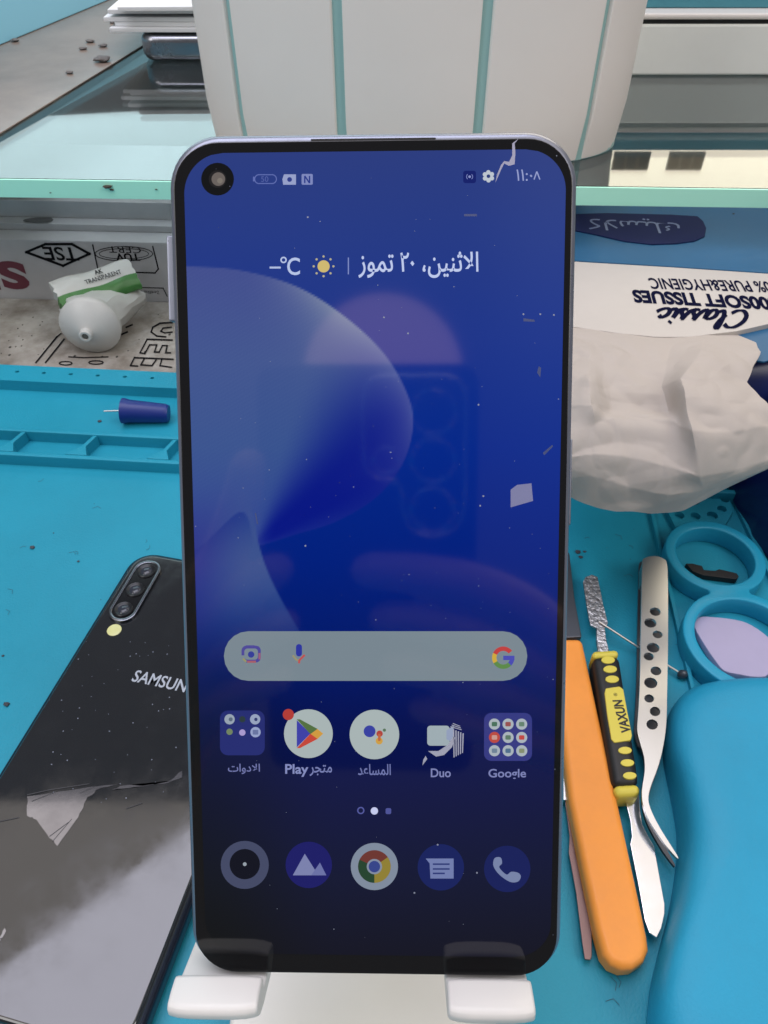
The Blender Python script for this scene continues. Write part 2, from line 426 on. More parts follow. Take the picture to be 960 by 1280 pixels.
# punch hole
Draw('punch_hole_camera').circle(272, 224, 20.5, (10, 11, 14)).circle(272, 224, 11, (30, 28, 30)).circle(273, 224, 8.5, (104, 96, 92)).circle(275, 226, 3.5, (124, 116, 108)).done()
# status bar
d = Draw('battery_icon'); SB = (96, 110, 176)
d.arc(324, 224, 5, 6.2, 90, 270, SB).line([(324, 218.5), (340, 218.5)], 1.2, SB).line([(324, 229.5), (340, 229.5)], 1.2, SB).arc(340, 224, 5, 6.2, -90, 90, SB).text('50', 331, 224, 9, (84, 98, 165)).rr(316.4, 318.2, 221, 227, .6, SB); d.done()
d = Draw('sim_icon'); d.poly([(355, 218), (370, 218), (370, 231), (354, 231), (353, 224)], (150, 160, 200)).circle(362, 224.5, 3, (46, 60, 136)); d.done()
d = Draw('nfc_icon'); d.rr(377, 391, 217.5, 231, 1.5, (126, 136, 188)).line([(381, 229), (381, 220), (387, 229), (387, 220)], 1.7, (36, 54, 134)); d.done()
d = Draw('hotspot_icon'); d.rr(579, 595, 213.5, 229, 3, (14, 28, 104)).circle(587, 221, 1.6, (140, 150, 200)).arc(587, 221, 3.4, 4.3, -50, 50, (120, 132, 190), 6).arc(587, 221, 3.4, 4.3, 130, 230, (120, 132, 190), 6); d.done()
d = Draw('settings_icon')
for k in range(6): d.circle(610.5+5*math.cos(k*math.pi/3+.5), 220.5+5*math.sin(k*math.pi/3+.5), 2.8, (188, 196, 206), 10)
d.circle(610.5, 220.5, 5.4, (188, 196, 206)).circle(610.5, 220.5, 2.3, (40, 58, 120)); d.done()
Draw('clock_text').text('\u0661\u0661:\u0660', 655.5, 219, 20, (150, 160, 206)).line([(667.5, 224.5), (671, 214.5), (674.8, 224.5)], 1.5, (150, 160, 206)).done()
# date line
Draw('date_text').text('\uFEAF\uFEEE\uFEE4\uFE97 \u0662\u0660 \u060C\uFEE6\uFEF4\uFEE8\uFE9B\uFEFB\uFE8D', 523, 331, 150, (190, 202, 236), 33, offset=0.012).done()
d = Draw('weather_text'); d.line([(337, 334.5), (351, 334.5)], 2.4, (176, 190, 226)).arc(354.5, 325, 2.3, 4.1, 0, 360, (182, 196, 230), 14).text('C', 367, 333, 16, (182, 196, 230), 22, offset=.012).line([(435.5, 322), (435.5, 343)], 1.4, (128, 142, 196)); d.done()
d = Draw('weather_sun_icon'); d.circle(404.5, 333, 7.6, (206, 184, 112))
for k in range(8): d.circle(404.5+12.3*math.cos(k*math.pi/4), 333+12.3*math.sin(k*math.pi/4), 1.5, (178, 172, 140), 8)
d.done()
# search bar
d = Draw('search_bar'); d.rr(280, 659, 789, 851, 30.5, (120, 134, 144)); d.done()
d = Draw('camera_search_icon', 3); vb = (76, 70, 150)
d.rr(302, 326, 807, 828, 6, vb).rr(305.5, 322.5, 810.5, 824.5, 4, (120, 134, 144)).poly([(308, 806.5), (318, 806.5), (320, 808), (306, 808)], vb).circle(314, 818, 4, (52, 60, 150)).poly([(300, 819), (306, 819), (306, 829), (300, 829)], (120, 134, 144)).line([(309, 827), (320, 827)], 2.6, (164, 92, 104)).line([(324.5, 824), (324.5, 816)], 2.6, (152, 92, 120)).line([(304, 823), (308, 827)], 2.6, (150, 148, 100)); d.done()
d = Draw('microphone_icon', 3); d.rr(370, 377.5, 805, 820.5, 3.7, (46, 54, 158)).line([(366, 819), (371, 825), (375, 825.5)], 2.4, (152, 146, 112)).line([(374, 825.5), (381, 818.5)], 2.6, (186, 84, 84)).line([(374, 825), (374, 829)], 2.6, (186, 84, 84)); d.done()
d = Draw('search_letter_icon', 3); cx, cy = 629, 822
d.arc(cx, cy, 8.5, 14, 205, 322, (190, 62, 62)).arc(cx, cy, 8.5, 14, 150, 205, (206, 168, 60)).arc(cx, cy, 8.5, 14, 45, 150, (92, 136, 72)).arc(cx, cy, 8.5, 14, 5, 45, (72, 74, 176)).poly([(629, 819.5), (643, 819.5), (643, 825), (629, 825)], (72, 74, 176)); d.done()
# app row one
d = Draw('app_folder_icon'); d.rr(275, 331, 888, 944, 10, (34, 42, 112)); 
for x, y, c in ((287, 899, (150, 162, 178)), (303, 899, (40, 56, 60)), (319, 899, (150, 162, 190)), (287, 914.5, (112, 130, 96)), (303, 915.5, (168, 152, 206)), (319.5, 915, (150, 162, 200))):
    d.circle(x, y, 6.5 if c[0] > 145 and c[0] != 168 else 4, c, 16)
d.circle(288.5, 899, 2.6, (90, 104, 124), 10).circle(320, 899, 2.2, (50, 60, 110), 10).rr(316, 323, 912, 918, 1, (104, 116, 160)); d.done()
d = Draw('play_store_icon'); d.circle(385.5, 917, 30.5, PALE, 44)
d.poly([(371, 900), (388, 917), (371, 934)], (64, 66, 166)).poly([(371, 899), (375, 899), (397, 911), (388, 917.5)], (84, 112, 66)).poly([(397, 911), (404, 917), (397, 923.5), (388, 917.5)], (206, 154, 66)).poly([(371, 935), (375, 935), (397, 923.5), (388, 917)], (196, 72, 58)).circle(360.5, 893, 7, (178, 62, 56)); d.done()
d = Draw('assistant_icon'); d.circle(468, 918, 31, PALE, 44).circle(462, 914, 7.4, (58, 66, 160)).circle(474.5, 917, 4, (176, 68, 62)).circle(474, 926, 4.4, (204, 158, 72)).circle(480.5, 912.5, 2, (90, 116, 90)).rr(472.5, 475.8, 917, 926, 1, (190, 100, 66)); d.done()
d = Draw('video_call_icon'); d.rr(534, 562, 907, 932, 4, (158, 172, 178)).poly([(558, 913), (567, 907), (567, 928), (558, 924)], (146, 158, 186)); d.done()
d = Draw('app_folder_icon'); d.rr(605, 665, 891, 951, 9, (52, 56, 128))
for j in range(3):
    for i in range(3):
        x, y = 618+17*i, 905+16.5*j; c = (168, 178, 186) if (i, j) != (0, 1) else (186, 72, 62)
        d.circle(x, y, 7, c, 18)
        c2 = [(70, 110, 90), (150, 80, 80), (100, 130, 110), (200, 150, 140), (90, 120, 100), (190, 70, 66), (110, 130, 150), (80, 110, 140), (130, 140, 110)][j*3+i]
        d.rr(x-3.4, x+3.4, y-2.8, y+2.8, 1.4, c2)
d.done()
LB = (132, 140, 190)
Draw('app_label').text('\uFE95\uFE8D\uFEED\uFEA9\uFEFB\uFE8D', 305, 961, 40, (112, 118, 172), 13, offset=.012).done()
Draw('app_label').text('Play', 371, 963, 29, LB, 16, offset=.02).text('\uFEAE\uFEA0\uFE98\uFEE3', 401, 963, 28, (120, 128, 180), 14, offset=.012).done()
Draw('app_label').text('\uFEAA\uFECB\uFE8E\uFEB4\uFEE4\uFEDF\uFE8D', 468, 962, 41, (112, 120, 174), 14, offset=.012).done()
Draw('app_label').text('Duo', 551, 966, 25, (126, 132, 182), 11, offset=.015).done()
Draw('app_label').text('Google', 634, 968, 47, (124, 130, 182), 14, offset=.015).done()
d = Draw('page_dots'); d.arc(451, 1013, 3.0, 4.6, 0, 360, (84, 90, 160), 16).circle(468, 1013.5, 4.6, (196, 202, 236)).rr(482, 489, 1010, 1017.5, 2, (76, 82, 150)); d.done()
# dock
d = Draw('camera_app_icon'); d.circle(306, 1081, 30, (66, 72, 100), 40).circle(306, 1080, 19, (8, 10, 26), 32).circle(306, 1080, 2.4, (150, 160, 170), 12); d.done()
d = Draw('gallery_app_icon'); d.circle(386, 1081, 29, (24, 24, 100), 40).poly([(366, 1094), (381, 1067), (393, 1086), (398, 1094)], (122, 128, 172)).poly([(389, 1094), (400, 1078), (408, 1094)], (106, 112, 164)); d.done()
d = Draw('browser_app_icon'); d.circle(468, 1083, 29.5, (126, 138, 156), 44).circle(468, 1083, 20.5, (108, 52, 46), 36)
d.arc(468, 1083, 9, 20.4, 90, 205, (34, 66, 44)).arc(468, 1083, 9, 20.4, -35, 90, (142, 126, 50)).circle(468, 1083, 9.6, (130, 140, 160), 24).circle(468, 1083, 7.2, (52, 66, 136), 24); d.done()
d = Draw('messages_app_icon'); d.circle(551, 1084, 29, (18, 30, 92), 40).poly([(532, 1073), (567, 1073), (567, 1098), (538, 1098), (537, 1079)], (112, 124, 172))
for y, x1 in ((1080, 562), (1086, 562), (1091.5, 556)): d.line([(541, y), (x1, y)], 2, (44, 56, 116))
d.done()
d = Draw('phone_app_icon'); d.circle(634, 1086, 29, (18, 28, 88), 40)
d.poly(spline([(617, 1075), (620, 1071.5), (626, 1072), (627.5, 1079), (624, 1084), (633, 1093), (639, 1089.5), (648, 1091), (651, 1096), (647, 1102), (637, 1102), (624, 1093), (617, 1083)], 4), (118, 130, 166)); d.done()
# chips, scratches, smear and dust on the glass
m_chip = mat('glass chip', (0.36, 0.36, 0.48, 1), 0.35, spec=0.6)
m_chip2 = mat('glass dust', (0.26, 0.29, 0.38, 1), 0.6)
def flat(name, polys, m, label=None, z=0.00028):
    V = []; Fc = []
    for pts in polys:
        P = [S(x, y) for x, y in pts]
        if sum(P[i].x*P[(i+1) % len(P)].y-P[(i+1) % len(P)].x*P[i].y for i in range(len(P))) < 0: P = P[::-1]
        k = len(V); V += [(p.x, p.y, z) for p in P]; Fc.append(list(range(k, k+len(P))))
    o = put(name, V, Fc, m, ph, local=True, smooth=False)
    if label: o['label'] = label
    return o
flat('glass_chip', [[(648, 174), (643, 180), (644, 192), (643, 206), (636, 208), (630, 205), (626, 213), (619, 229), (621, 219), (626, 207), (630, 202), (636, 203), (640, 195), (640, 180)]], m_chip, 'jagged pale crack in the upper corner of the glass')
flat('glass_chip', [[(638, 612), (646, 606), (664, 604), (666, 626), (638, 634)]], mat('sticker scrap', (0.22, 0.23, 0.40, 1), 0.4), 'small pale scrap stuck to the glass')
sm = [[(535, 938), (548, 938), (560, 930), (566, 920), (569, 921), (565, 933), (555, 943), (545, 945)]]
for k in range(5): sm.append([(566+k*3.0, 911+k*1.2), (567.6+k*3.0, 911+k*1.2), (568.2+k*2.6, 946-k*1.4), (566.8+k*2.6, 946-k*1.4)])
sm.append([(529, 949), (532, 944), (534, 948), (528, 956)])
for k in range(3): sm.append([(563+k*1.5, 907-k*2), (577-k, 911-k*2.2), (577-k, 912-k*2.2), (563+k*1.5, 908.2-k*2)])
flat('glass_smear', sm, mat('smear', (0.40, 0.42, 0.52, 1), 0.4), 'white streaky smear on the glass')
for q_ in ([(654, 398), (668, 400), (668, 402.5), (654, 402)], [(580, 268), (596, 268), (596, 271), (580, 271)], [(673, 458), (676, 460), (675, 472), (671, 466)], [(678, 566), (690, 556), (691, 558), (680, 569)], [(319, 641), (320.5, 641), (323, 655), (321.5, 655)]):
    flat('glass_smear', [q_], mat('faint smear', (0.06, 0.08, 0.2, 1), 0.4))
dust = []
rnd = random.Random(11)
for k in range(110):
    x = rnd.uniform(240, 700); y = rnd.uniform(195, 1190)
    if rnd.random() < .35: x = rnd.gauss(560, 70); y = rnd.gauss(620, 190)
    if not (240 < x < 700 and 195 < y < 1185): continue
    r = rnd.choice((0.28, 0.32, 0.38, 0.45, 0.7)); a = rnd.uniform(0, 3.1); e = rnd.choice((1, 1, 1, 1.8))
    dust.append([(x+r*e*math.cos(t+a), y+r*math.sin(t+a)) for t in (0, 1.05, 2.1, 3.14, 4.2, 5.2)])
for x, y in ((654, 393), (675, 393), (692, 394), (480, 397), (510, 417), (598, 506), (604, 620), (600, 632), (596, 1090), (547, 1055), (518, 1115), (382, 682), (385, 272)): dust.append(circ(x, y, 1.2, 8))
o = flat('dust_specks', dust, m_chip2); o['kind'] = 'stuff'

# ================================================================== PHONE STAND
st = thing('phone_stand', 'white plastic phone stand gripping the bottom of the blue screened phone', 'phone stand', (-0.005, 0.06, 0.0))
m_st = mat('white plastic', rgb(226, 224, 220), 0.38, spec=0.4, var=0.03, vscale=30)
xl = G(287, 1270, 0.007).x; xr = G(620, 1270, 0.007).x
V, Fc = prism(rrect(xl, xr, -0.012, 0.105, 0.010), 0.0001, 0.0070); put('base_plate', V, Fc, m_st, st, bevel=0.0016, seg=3)
def PL(x, y, z): return PM @ Vector((x, y, z))
# cradle plate behind the phone, ledge under it, two lips in front, and the arm
V, Fc = prism(rrect(-0.031, 0.029, -PH/2-0.004, -0.005, 0.006), -0.0130, -0.0091); put('cradle_plate', [PM @ Vector(v) for v in V], Fc, m_st, st, bevel=0.001)
arm_top = PL(-0.001, -0.045, -0.0125)
V, Fc = tube([(arm_top.x, 0.088, 0.005), (arm_top.x, 0.100, 0.035), (arm_top.x, arm_top.y+0.016, arm_top.z-0.008), arm_top], [0.008, 0.007, 0.006, 0.006], 14); put('arm', V, Fc, m_st, st)
def lip(x0, x1, ytop, ybot, zf):
    """a hook: ledge under the phone, curved up in front of it; outline in the phone's (y, z) plane"""
    yb = -PH/2-0.0004
    prof = [(yb+a_, b_) for a_, b_ in ((0, -.0128), (0, .0026), (.0026, .0030), (.0033, .0036), (.0033, .0046), (.0026, .0075), (.0016, .0098), (.0004, .0104), (-.0012, .0098), (-.0030, .0070), (-.0036, .0030), (-.0036, -.0128))]
    V = []; Fc = []
    n = len(prof); K = 9
    for k in range(K):
        t = k/(K-1); x = x0+(x1-x0)*t; e = abs(2*t-1)
        f = 1-0.16*e**4; 
        for (y, z) in prof:
            yy = y
            if z > 0.0010 and y > yb: yy = yb+(y-yb)*f
            zz = z if z < 0.001 else z*(1-0.10*e**4)
            V.append(PL(x, yy, zz))
    for k in range(K-1):
        for i in range(n):
            j = (i+1) % n; Fc.append([k*n+i, k*n+j, (k+1)*n+j, (k+1)*n+i])
    Fc.append(list(range(n))[::-1]); Fc.append([(K-1)*n+i for i in range(n)])
    return V, Fc
for (xa, xb) in ((S(226, 1230).x, S(333, 1230).x), (S(557, 1232).x, S(660, 1232).x)):
    V, Fc = lip(xa, xb, -PH/2+0.0022, -PH/2-0.0030, 0.0105)
    put('lip', V, Fc, m_st, st, bevel=0.0007, seg=3, angle=50)

# ================================================================== SECOND PHONE, LYING FACE DOWN
SZ = 0.0080
pA = G(147, 722, SZ); pB = G(0, 958, SZ)
sd = (pB-pA).normalized(); sdx = Vector((-sd.y, sd.x, 0))
if sdx.x < 0: sdx = -sdx
# phone frame: local x across (to the right), local y towards its top
corner_t = (G(200, 690, SZ)-pA).dot(-sd)
W2, H2 = 0.0747, 0.1585
org = pA-sd*corner_t+sdx*(W2/2)+sd*(H2/2); org.z = 0.0
SM = Matrix(((sdx.x, -sd.x, 0, org.x), (sdx.y, -sd.y, 0, org.y), (0, 0, 1, 0.0001), (0, 0, 0, 1)))
SMI = SM.inverted()
def Q(px, py, z=SZ): q = SMI @ G(px, py, z); return (q.x, q.y)
s2 = thing('black_smartphone', 'black glossy phone lying face down on the mat with triple camera', 'smartphone', matrix=SM)
m_sb = mat('black phone glass', (0.012, 0.014, 0.018, 1), 0.07, spec=1.0, ior=1.5, rvar=0.06, vscale=90, bump=0.012, bscale=40)
m_sf = mat('dark blue phone frame', (0.02, 0.026, 0.045, 1), 0.22, metal=0.6)
V, Fc = prism(rrect(-W2/2, W2/2, -H2/2, H2/2, 0.0098, 10), 0.0001, 0.0070); put('side_frame', V, Fc, m_sf, s2, local=True, bevel=0.0020, seg=4)
V, Fc = prism(rrect(-W2/2+0.0014, W2/2-0.0014, -H2/2+0.0014, H2/2-0.0014, 0.0086, 10), 0.0045, SZ); put('back_glass', V, Fc, m_sb, s2, local=True, bevel=0.0024, seg=5)
# camera module
l1, l2_, l3 = Q(183, 716), Q(171, 740), Q(156, 764)
ax = Vector(l1)-Vector(l3); ax.normalize(); cxm = (Vector(l1)+Vector(l3))/2; hl_ = (Vector(l1)-Vector(l3)).length/2
cm = cxm
mh = hl_+0.0046; mw = 0.0045
mod = put('camera_module', *[*prism(rrect(cm.x-mw, cm.x+mw, cm.y-mh, cm.y+mh, mw-0.0001, 10), SZ-0.0004, SZ+0.0009)], mat('module black', (0.006, 0.006, 0.008, 1), 0.12), s2, local=True, bevel=0.0004)
Vr, Fr = plate(rrect(cm.x-mw-0.0006, cm.x+mw+0.0006, cm.y-mh-0.0006, cm.y+mh+0.0006, mw+0.0004, 10), [rrect(cm.x-mw+0.0001, cm.x+mw-0.0001, cm.y-mh+0.0001, cm.y+mh-0.0001, mw-0.0002, 10)], 0.0016, 0.0003)
put('module_ring', [v+Vector((0, 0, SZ+0.0004)) for v in Vr], Fr, mat('module rim metal', (0.16, 0.17, 0.19, 1), 0.2, metal=1.0), mod, local=True)
for i, y in enumerate((cm.y+hl_, cm.y, cm.y-hl_)):
    V, Fc = lathe([(0.0034, 0), (0.0034, 0.0005), (0.0031, 0.0007), (0.0026, 0.0005), (0.0021, 0.0002), (0.0, 0.0002)], (cm.x, y, SZ+0.0008), (0, 0, 1), 28)
    put('lens', V, Fc, mat('lens surround', (0.018, 0.020, 0.024, 1), 0.3, metal=0.3), mod, local=True)
    V, Fc = lathe([(0.0022, 0), (0.0016, 0.0004), (0.0008, 0.0006), (0.0, 0.00065)], (cm.x, y, SZ+0.0010), (0, 0, 1), 20)
    put('lens_glass', V, Fc, mat('lens glass', (0.03, 0.035, 0.05, 1), 0.06, spec=0.5, ior=1.5), mod, local=True)
fq = Q(143, 788)
V, Fc = lathe([(0.0026, 0), (0.0026, 0.0003), (0.0020, 0.0005), (0.0, 0.0005)], (fq[0], fq[1], SZ-0.0001), (0, 0, 1), 20); put('flash', V, Fc, mat('flash yellow', rgb(214, 214, 150), 0.3), s2, local=True)
lo = Q(160, 838); 
V, Fc = text_fit('SAMSUNG', 0.0235, 0.0047, offset=0.012)
put('logo_text', [Vector((v.x+0.0005, v.y+lo[1]-0.0015, SZ+0.00006)) for v in V], Fc, mat('logo silver', rgb(176, 182, 194), 0.35, metal=0.3), s2, local=True, smooth=False)
# mirror-like jagged patches added to imitate broken reflections on the back
m_refl = mat('reflection patch', (0.34, 0.34, 0.38, 1), 0.08, metal=0.9, var=0.2, vscale=60, bump=0.03, bscale=60)
m_scr2 = mat('dark scratch', (0.03, 0.03, 0.035, 1), 0.5)
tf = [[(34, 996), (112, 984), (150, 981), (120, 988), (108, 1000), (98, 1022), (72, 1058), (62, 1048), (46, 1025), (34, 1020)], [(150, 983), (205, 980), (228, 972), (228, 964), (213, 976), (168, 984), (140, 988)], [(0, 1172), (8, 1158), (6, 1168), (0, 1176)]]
for ln_ in ([(34, 994), (60, 988), (112, 980)], [(40, 1002), (70, 990)], [(62, 1046), (86, 1028)], [(66, 1052), (90, 1024)], [(0, 1027), (24, 1022)], [(158, 1011), (178, 1004)], [(100, 992), (118, 984)]):
    for (x0, y0), (x1, y1) in zip(ln_, ln_[1:]):
        V, Fc = prism([Q(x0, y0-.5), Q(x1, y1-.3), Q(x1, y1+.6), Q(x0, y0+.7)], SZ+0.0001, SZ+0.00016); put('scratch', V, Fc, m_scr2, s2, local=True, smooth=False)
rj = random.Random(21)
def jag(pts, k=4, a=1.3):
    out_ = []
    for i in range(len(pts)):
        (x0, y0), (x1, y1) = pts[i], pts[(i+1) % len(pts)]
        for q_ in range(k): out_.append((x0+(x1-x0)*q_/k+(rj.uniform(-a, a) if q_ else 0), y0+(y1-y0)*q_/k+(rj.uniform(-a, a) if q_ else 0)))
    return out_
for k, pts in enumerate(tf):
    V, Fc = prism([Q(x, y) for x, y in jag(pts)], SZ+0.00002, SZ+0.00012); put('reflection_patch', V, Fc, m_refl, s2, local=True, smooth=False)
dv = []
for k in range(60):
    x = rnd.uniform(40, 228); y = rnd.uniform(800, 1010)
    q = Q(x, y)
    if abs(q[0]) < W2/2-0.003 and abs(q[1]) < H2/2-0.003: dv.append(prism(circ(q[0], q[1], rnd.choice((0.0001, 0.00013, 0.0002)), 6), SZ, SZ+0.00005))
o = put('dust_specks', *join(*dv), m_chip2, s2, local=True, smooth=False); o['kind'] = 'stuff'

# ================================================================== TOOLS
m_orange = mat('orange plastic', rgb(255, 162, 70), 0.45, spec=0.4, var=0.07, vscale=70, bump=0.08, bscale=500, rvar=0.12, sub=0.05)
m_steel = mat('brushed steel', (0.66, 0.65, 0.63, 1), 0.30, metal=1.0, rvar=0.03, vscale=30)
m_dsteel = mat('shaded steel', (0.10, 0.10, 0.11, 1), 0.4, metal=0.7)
m_dark = mat('dark grey metal', (0.10, 0.11, 0.13, 1), 0.4, metal=0.6)
m_black = mat('black rubber', (0.014, 0.014, 0.015, 1), 0.5)
m_yel = mat('yellow rubber', rgb(228, 212, 84), 0.45)
t = thing('orange_knife', 'tool with flat orange plastic handle lying beside the standing phone', 'pry tool', G(770, 1150))
z1 = 0.0085
V, Fc = prism(G2([(690, 797), (728, 797), (750, 897), (775, 1010), (797, 1110), (810, 1170), (812, 1186), (806, 1201), (792, 1210), (778, 1211), (764, 1205), (754, 1192), (745, 1160), (730, 1090), (712, 1000), (700, 900)], z1), 0.0003, z1)
put('handle', V, Fc, m_orange, t, bevel=0.0022, seg=4)
V, Fc = prism(G2([(702, 690), (712, 690), (718, 745), (727.5, 796), (694, 798)], z1-0.001), 0.0012, z1-0.001)
put('blade_socket', V, Fc, m_dark, t, bevel=0.0006)
# thin rosy spatula
t = thing('thin_spatula', 'thin rosy brown metal blade between the phone and the orange handle', 'spatula', G(730, 1150))
V, Fc = prism(G2([(704, 985), (716, 990), (719, 1030), (719, 1055), (727, 1068), (734, 1110), (740, 1160), (740, 1195), (738, 1200), (731, 1199), (728, 1180), (720, 1115), (711, 1066), (712, 1045)], 0.0030), 0.0021, 0.0030)
put('blade', V, Fc, mat('rosy steel', (0.19, 0.12, 0.11, 1), 0.35, metal=0.8), t, bevel=0.0002)
V, Fc = prism(G2([(704, 960), (716, 960), (716, 1000), (704, 1000)], 0.0040), 0.0001, 0.0040); put('shank', V, Fc, m_steel, t, bevel=0.0004)
# double ended pry tool
t = thing('pry_tool', 'double ended pry tool with black and yellow rubber handle', 'pry tool', G(772, 900))
zt = 0.0105
m_rough = mat('chipped steel', (0.74, 0.74, 0.76, 1), 0.34, metal=0.85, var=0.6, vscale=500, bump=0.9, bscale=700)
V, Fc = prism(G2([(729, 727), (732, 721), (740, 718), (747, 721), (750, 735), (754, 755), (760, 779), (756, 785), (748, 786), (738, 781), (734, 760)], 0.006), 0.0050, 0.006); put('blade', V, Fc, m_rough, t, bevel=0.0002)
V, Fc = prism(G2([(746, 783), (756, 784), (758, 800), (762, 815), (748, 817), (746, 800)], 0.0065), 0.0045, 0.0065); put('neck', V, Fc, m_rough, t, bevel=0.0003)
HB = lambda f0, f1, e=0: [(740+29*f0-e, 813+182*f0), (773+29*f0+e, 811+182*f0), (773+29*f1+e, 811+182*f1), (740+29*f1-e, 813+182*f1)]
V, Fc = prism(G2(HB(0.035, 0.93, 0.6), zt), 0.0003, zt); h = put('handle', V, Fc, m_black, t, bevel=0.0026, seg=4)
V, Fc = prism(G2(HB(0.0, 0.05), zt-0.0006), 0.0008, zt-0.0006); put('handle_collar', V, Fc, m_yel, t, bevel=0.002, seg=3)
V, Fc = prism(G2(HB(0.92, 1.0), zt-0.0004), 0.0008, zt-0.0004); put('handle_collar', V, Fc, m_yel, t, bevel=0.002, seg=3)
for x, y in ((760, 825.5), (762.5, 837), (765, 849.5), (781, 938.5), (784, 954), (787, 970)):
    V, Fc = prism(G2(circ(x, y, 8.6, 18, 4.6), zt), zt-0.001, zt+0.0004); put('grip_dot', V, Fc, m_yel, t, bevel=0.0002)
lab = G2([(757, 861), (774, 858.5), (779, 862), (784, 890), (790, 920), (788, 926), (768, 929), (764, 925), (759, 895), (755.5, 867)], zt)
V, Fc = prism(lab, zt-0.001, zt+0.0004); put('name_plate', V, Fc, m_yel, t, bevel=0.0003)
ta, tb = G(782.5, 919, zt), G(767.5, 866, zt); xd = (tb-ta).normalized(); yd = Vector((-xd.y, xd.x, 0))
V, Fc = text_fit('VAXUN', (G(781.5, 917, zt)-G(771, 876, zt)).length, 0.0033, offset=0.035)
put('brand_text', place(V, (G(781.5, 917, zt)+G(771, 876, zt))/2-yd*0.0002+Vector((0, 0, 0.00048)), xd, yd), Fc, m_black, t, smooth=False)
V, Fc = text_fit('\u00ae', 0.0012); put('brand_text', place(V, G(769, 869, zt)+Vector((0, 0, 0.00048)), xd, yd), Fc, m_black, t, smooth=False)
V, Fc = prism(G2([(779, 990), (799, 990), (800, 1010), (803, 1030), (811, 1046), (818, 1058), (824, 1092), (831, 1130), (831, 1142), (827, 1160), (821, 1172), (812, 1166), (806, 1150), (798, 1105), (788, 1055), (790, 1045), (788, 1025)], 0.0050), 0.0040, 0.0050)
put('blade', V, Fc, mat('polished steel', (0.78, 0.78, 0.80, 1), 0.14, metal=1.0, rvar=0.06, vscale=120), t, bevel=0.0002, )
# tweezers with real holes
t = thing('tweezers', 'steel tweezers with curved tips and a row of holes lying on the mat', 'tweezers', G(815, 900))
zt = 0.0125
outl = spline([(803, 704), (806, 697.5), (818, 695), (829, 698), (834, 706), (835, 740), (835, 800), (834, 860), (833, 905), (829, 935), (823, 958), (815, 980), (812, 996), (817, 1012), (828, 1032), (840, 1050), (850.5, 1066), (849, 1067), (836, 1053), (823, 1036), (812, 1019), (805.5, 1002), (804, 985), (807, 962), (806, 945), (801, 928), (797, 912), (798, 890), (800, 850), (801, 790), (802, 740)], 4)
hp = [(819, 764.5, 6.3, 4.6), (813, 778.5, 7, 5.2), (822, 793, 5.7, 4.2), (816.5, 809.5, 7.3, 5.4), (811, 820.5, 5.8, 4.4), (820, 838.5, 6.2, 4.9), (813.5, 853.5, 7.6, 6), (811.5, 873, 5.6, 4.6), (819, 889, 6, 5.2), (815.5, 905, 6.6, 5.6)]
ang = R(14)
def ell(x, y, a, b, n=14):
    a *= 1.12; b *= 1.12
    return [(x+a*math.cos(q)*math.cos(ang)-b*math.sin(q)*math.sin(ang), y+a*math.cos(q)*math.sin(ang)+b*math.sin(q)*math.cos(ang)) for q in [2*math.pi*i/n for i in range(n)]]
V, Fc = plate(G2(outl, zt), [G2(ell(*q), zt) for q in hp], 0.0011)
def slope(v, z0):      # the arm sinks towards its tips
    py = v[1]; return v+Vector((0, 0, z0-0.0028*max(0, min(1, (0.135-py)/0.05))**1.3))
put('arm', [slope(v, zt-0.0006) for v in V], Fc, m_steel, t, smooth=False)
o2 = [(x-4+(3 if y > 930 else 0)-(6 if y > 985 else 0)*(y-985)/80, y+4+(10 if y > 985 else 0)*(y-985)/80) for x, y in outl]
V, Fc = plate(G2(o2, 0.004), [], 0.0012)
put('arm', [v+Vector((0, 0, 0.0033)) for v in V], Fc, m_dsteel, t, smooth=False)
V, Fc = prism(G2([(804, 699), (832, 699), (833, 722), (804, 722)], zt-0.001), 0.0036, zt-0.0008); put('end_joint', V, Fc, m_steel, t, bevel=0.0005)
# pin with a small dark head
t = thing('probe_pin', 'thin steel pin with a small dark ball head under the tweezers', 'pin', G(853, 846))
pa, pb = G(748, 779, 0.006), G(853, 843, 0.0022)
pa.z = 0.0070; pb.z = 0.0022
V, Fc = tube([pa, pa.lerp(pb, .5)+Vector((0, 0, -0.0004)), pb], [0.0004, 0.0004, 0.0004], 8); put('shaft', V, Fc, m_steel, t)
V, Fc = blob(pb, 0.0019, 3, 2, 0.15, 1.0); put('head', V, Fc, m_dark, t)

# ------------------------------------------------------------------ twin ring holder
zr = 0.0085
rh = thing('ring_holder', 'teal silicone holder of two joined rings at the edge of the tissue pack', 'holder', G(905, 760))
c1 = G(894, 694, zr).to_2d(); c2 = G(936, 800, zr).to_2d()
ra = 0.0186; rb = 0.0222
u = (c2-c1); dist = u.length; u.normalize(); vv = Vector((-u.y, u.x)); th = 0.0030
A0 = math.atan2(u.y, u.x)
def circ_pt(c, r, a): return (c.x+r*math.cos(a), c.y+r*math.sin(a))
ga, gb = R(24), R(20)
o_ = [circ_pt(c1, ra, A0+ga+(2*math.pi-2*ga)*i/40) for i in range(41)]
e_a = Vector(o_[-1]); s_b_ang = A0+math.pi
o_b = [circ_pt(c2, rb, s_b_ang+gb+(2*math.pi-2*gb)*i/44) for i in range(45)]
def neck(p, q, side):      # concave fillet between the two rings
    m_ = (Vector(p)+Vector(q))/2-side*vv*(-0.0006)
    return [tuple(Vector(p).lerp(m_, .55)), tuple(m_), tuple(m_.lerp(Vector(q), .45))]
outl2 = o_+neck(o_[-1], o_b[0], 1)+o_b+neck(o_b[-1], o_[0], -1)
ih = [[circ_pt(c1, ra-th, 2*math.pi*i/40) for i in range(40)], [circ_pt(c2, rb-th, 2*math.pi*i/44) for i in range(44)]]
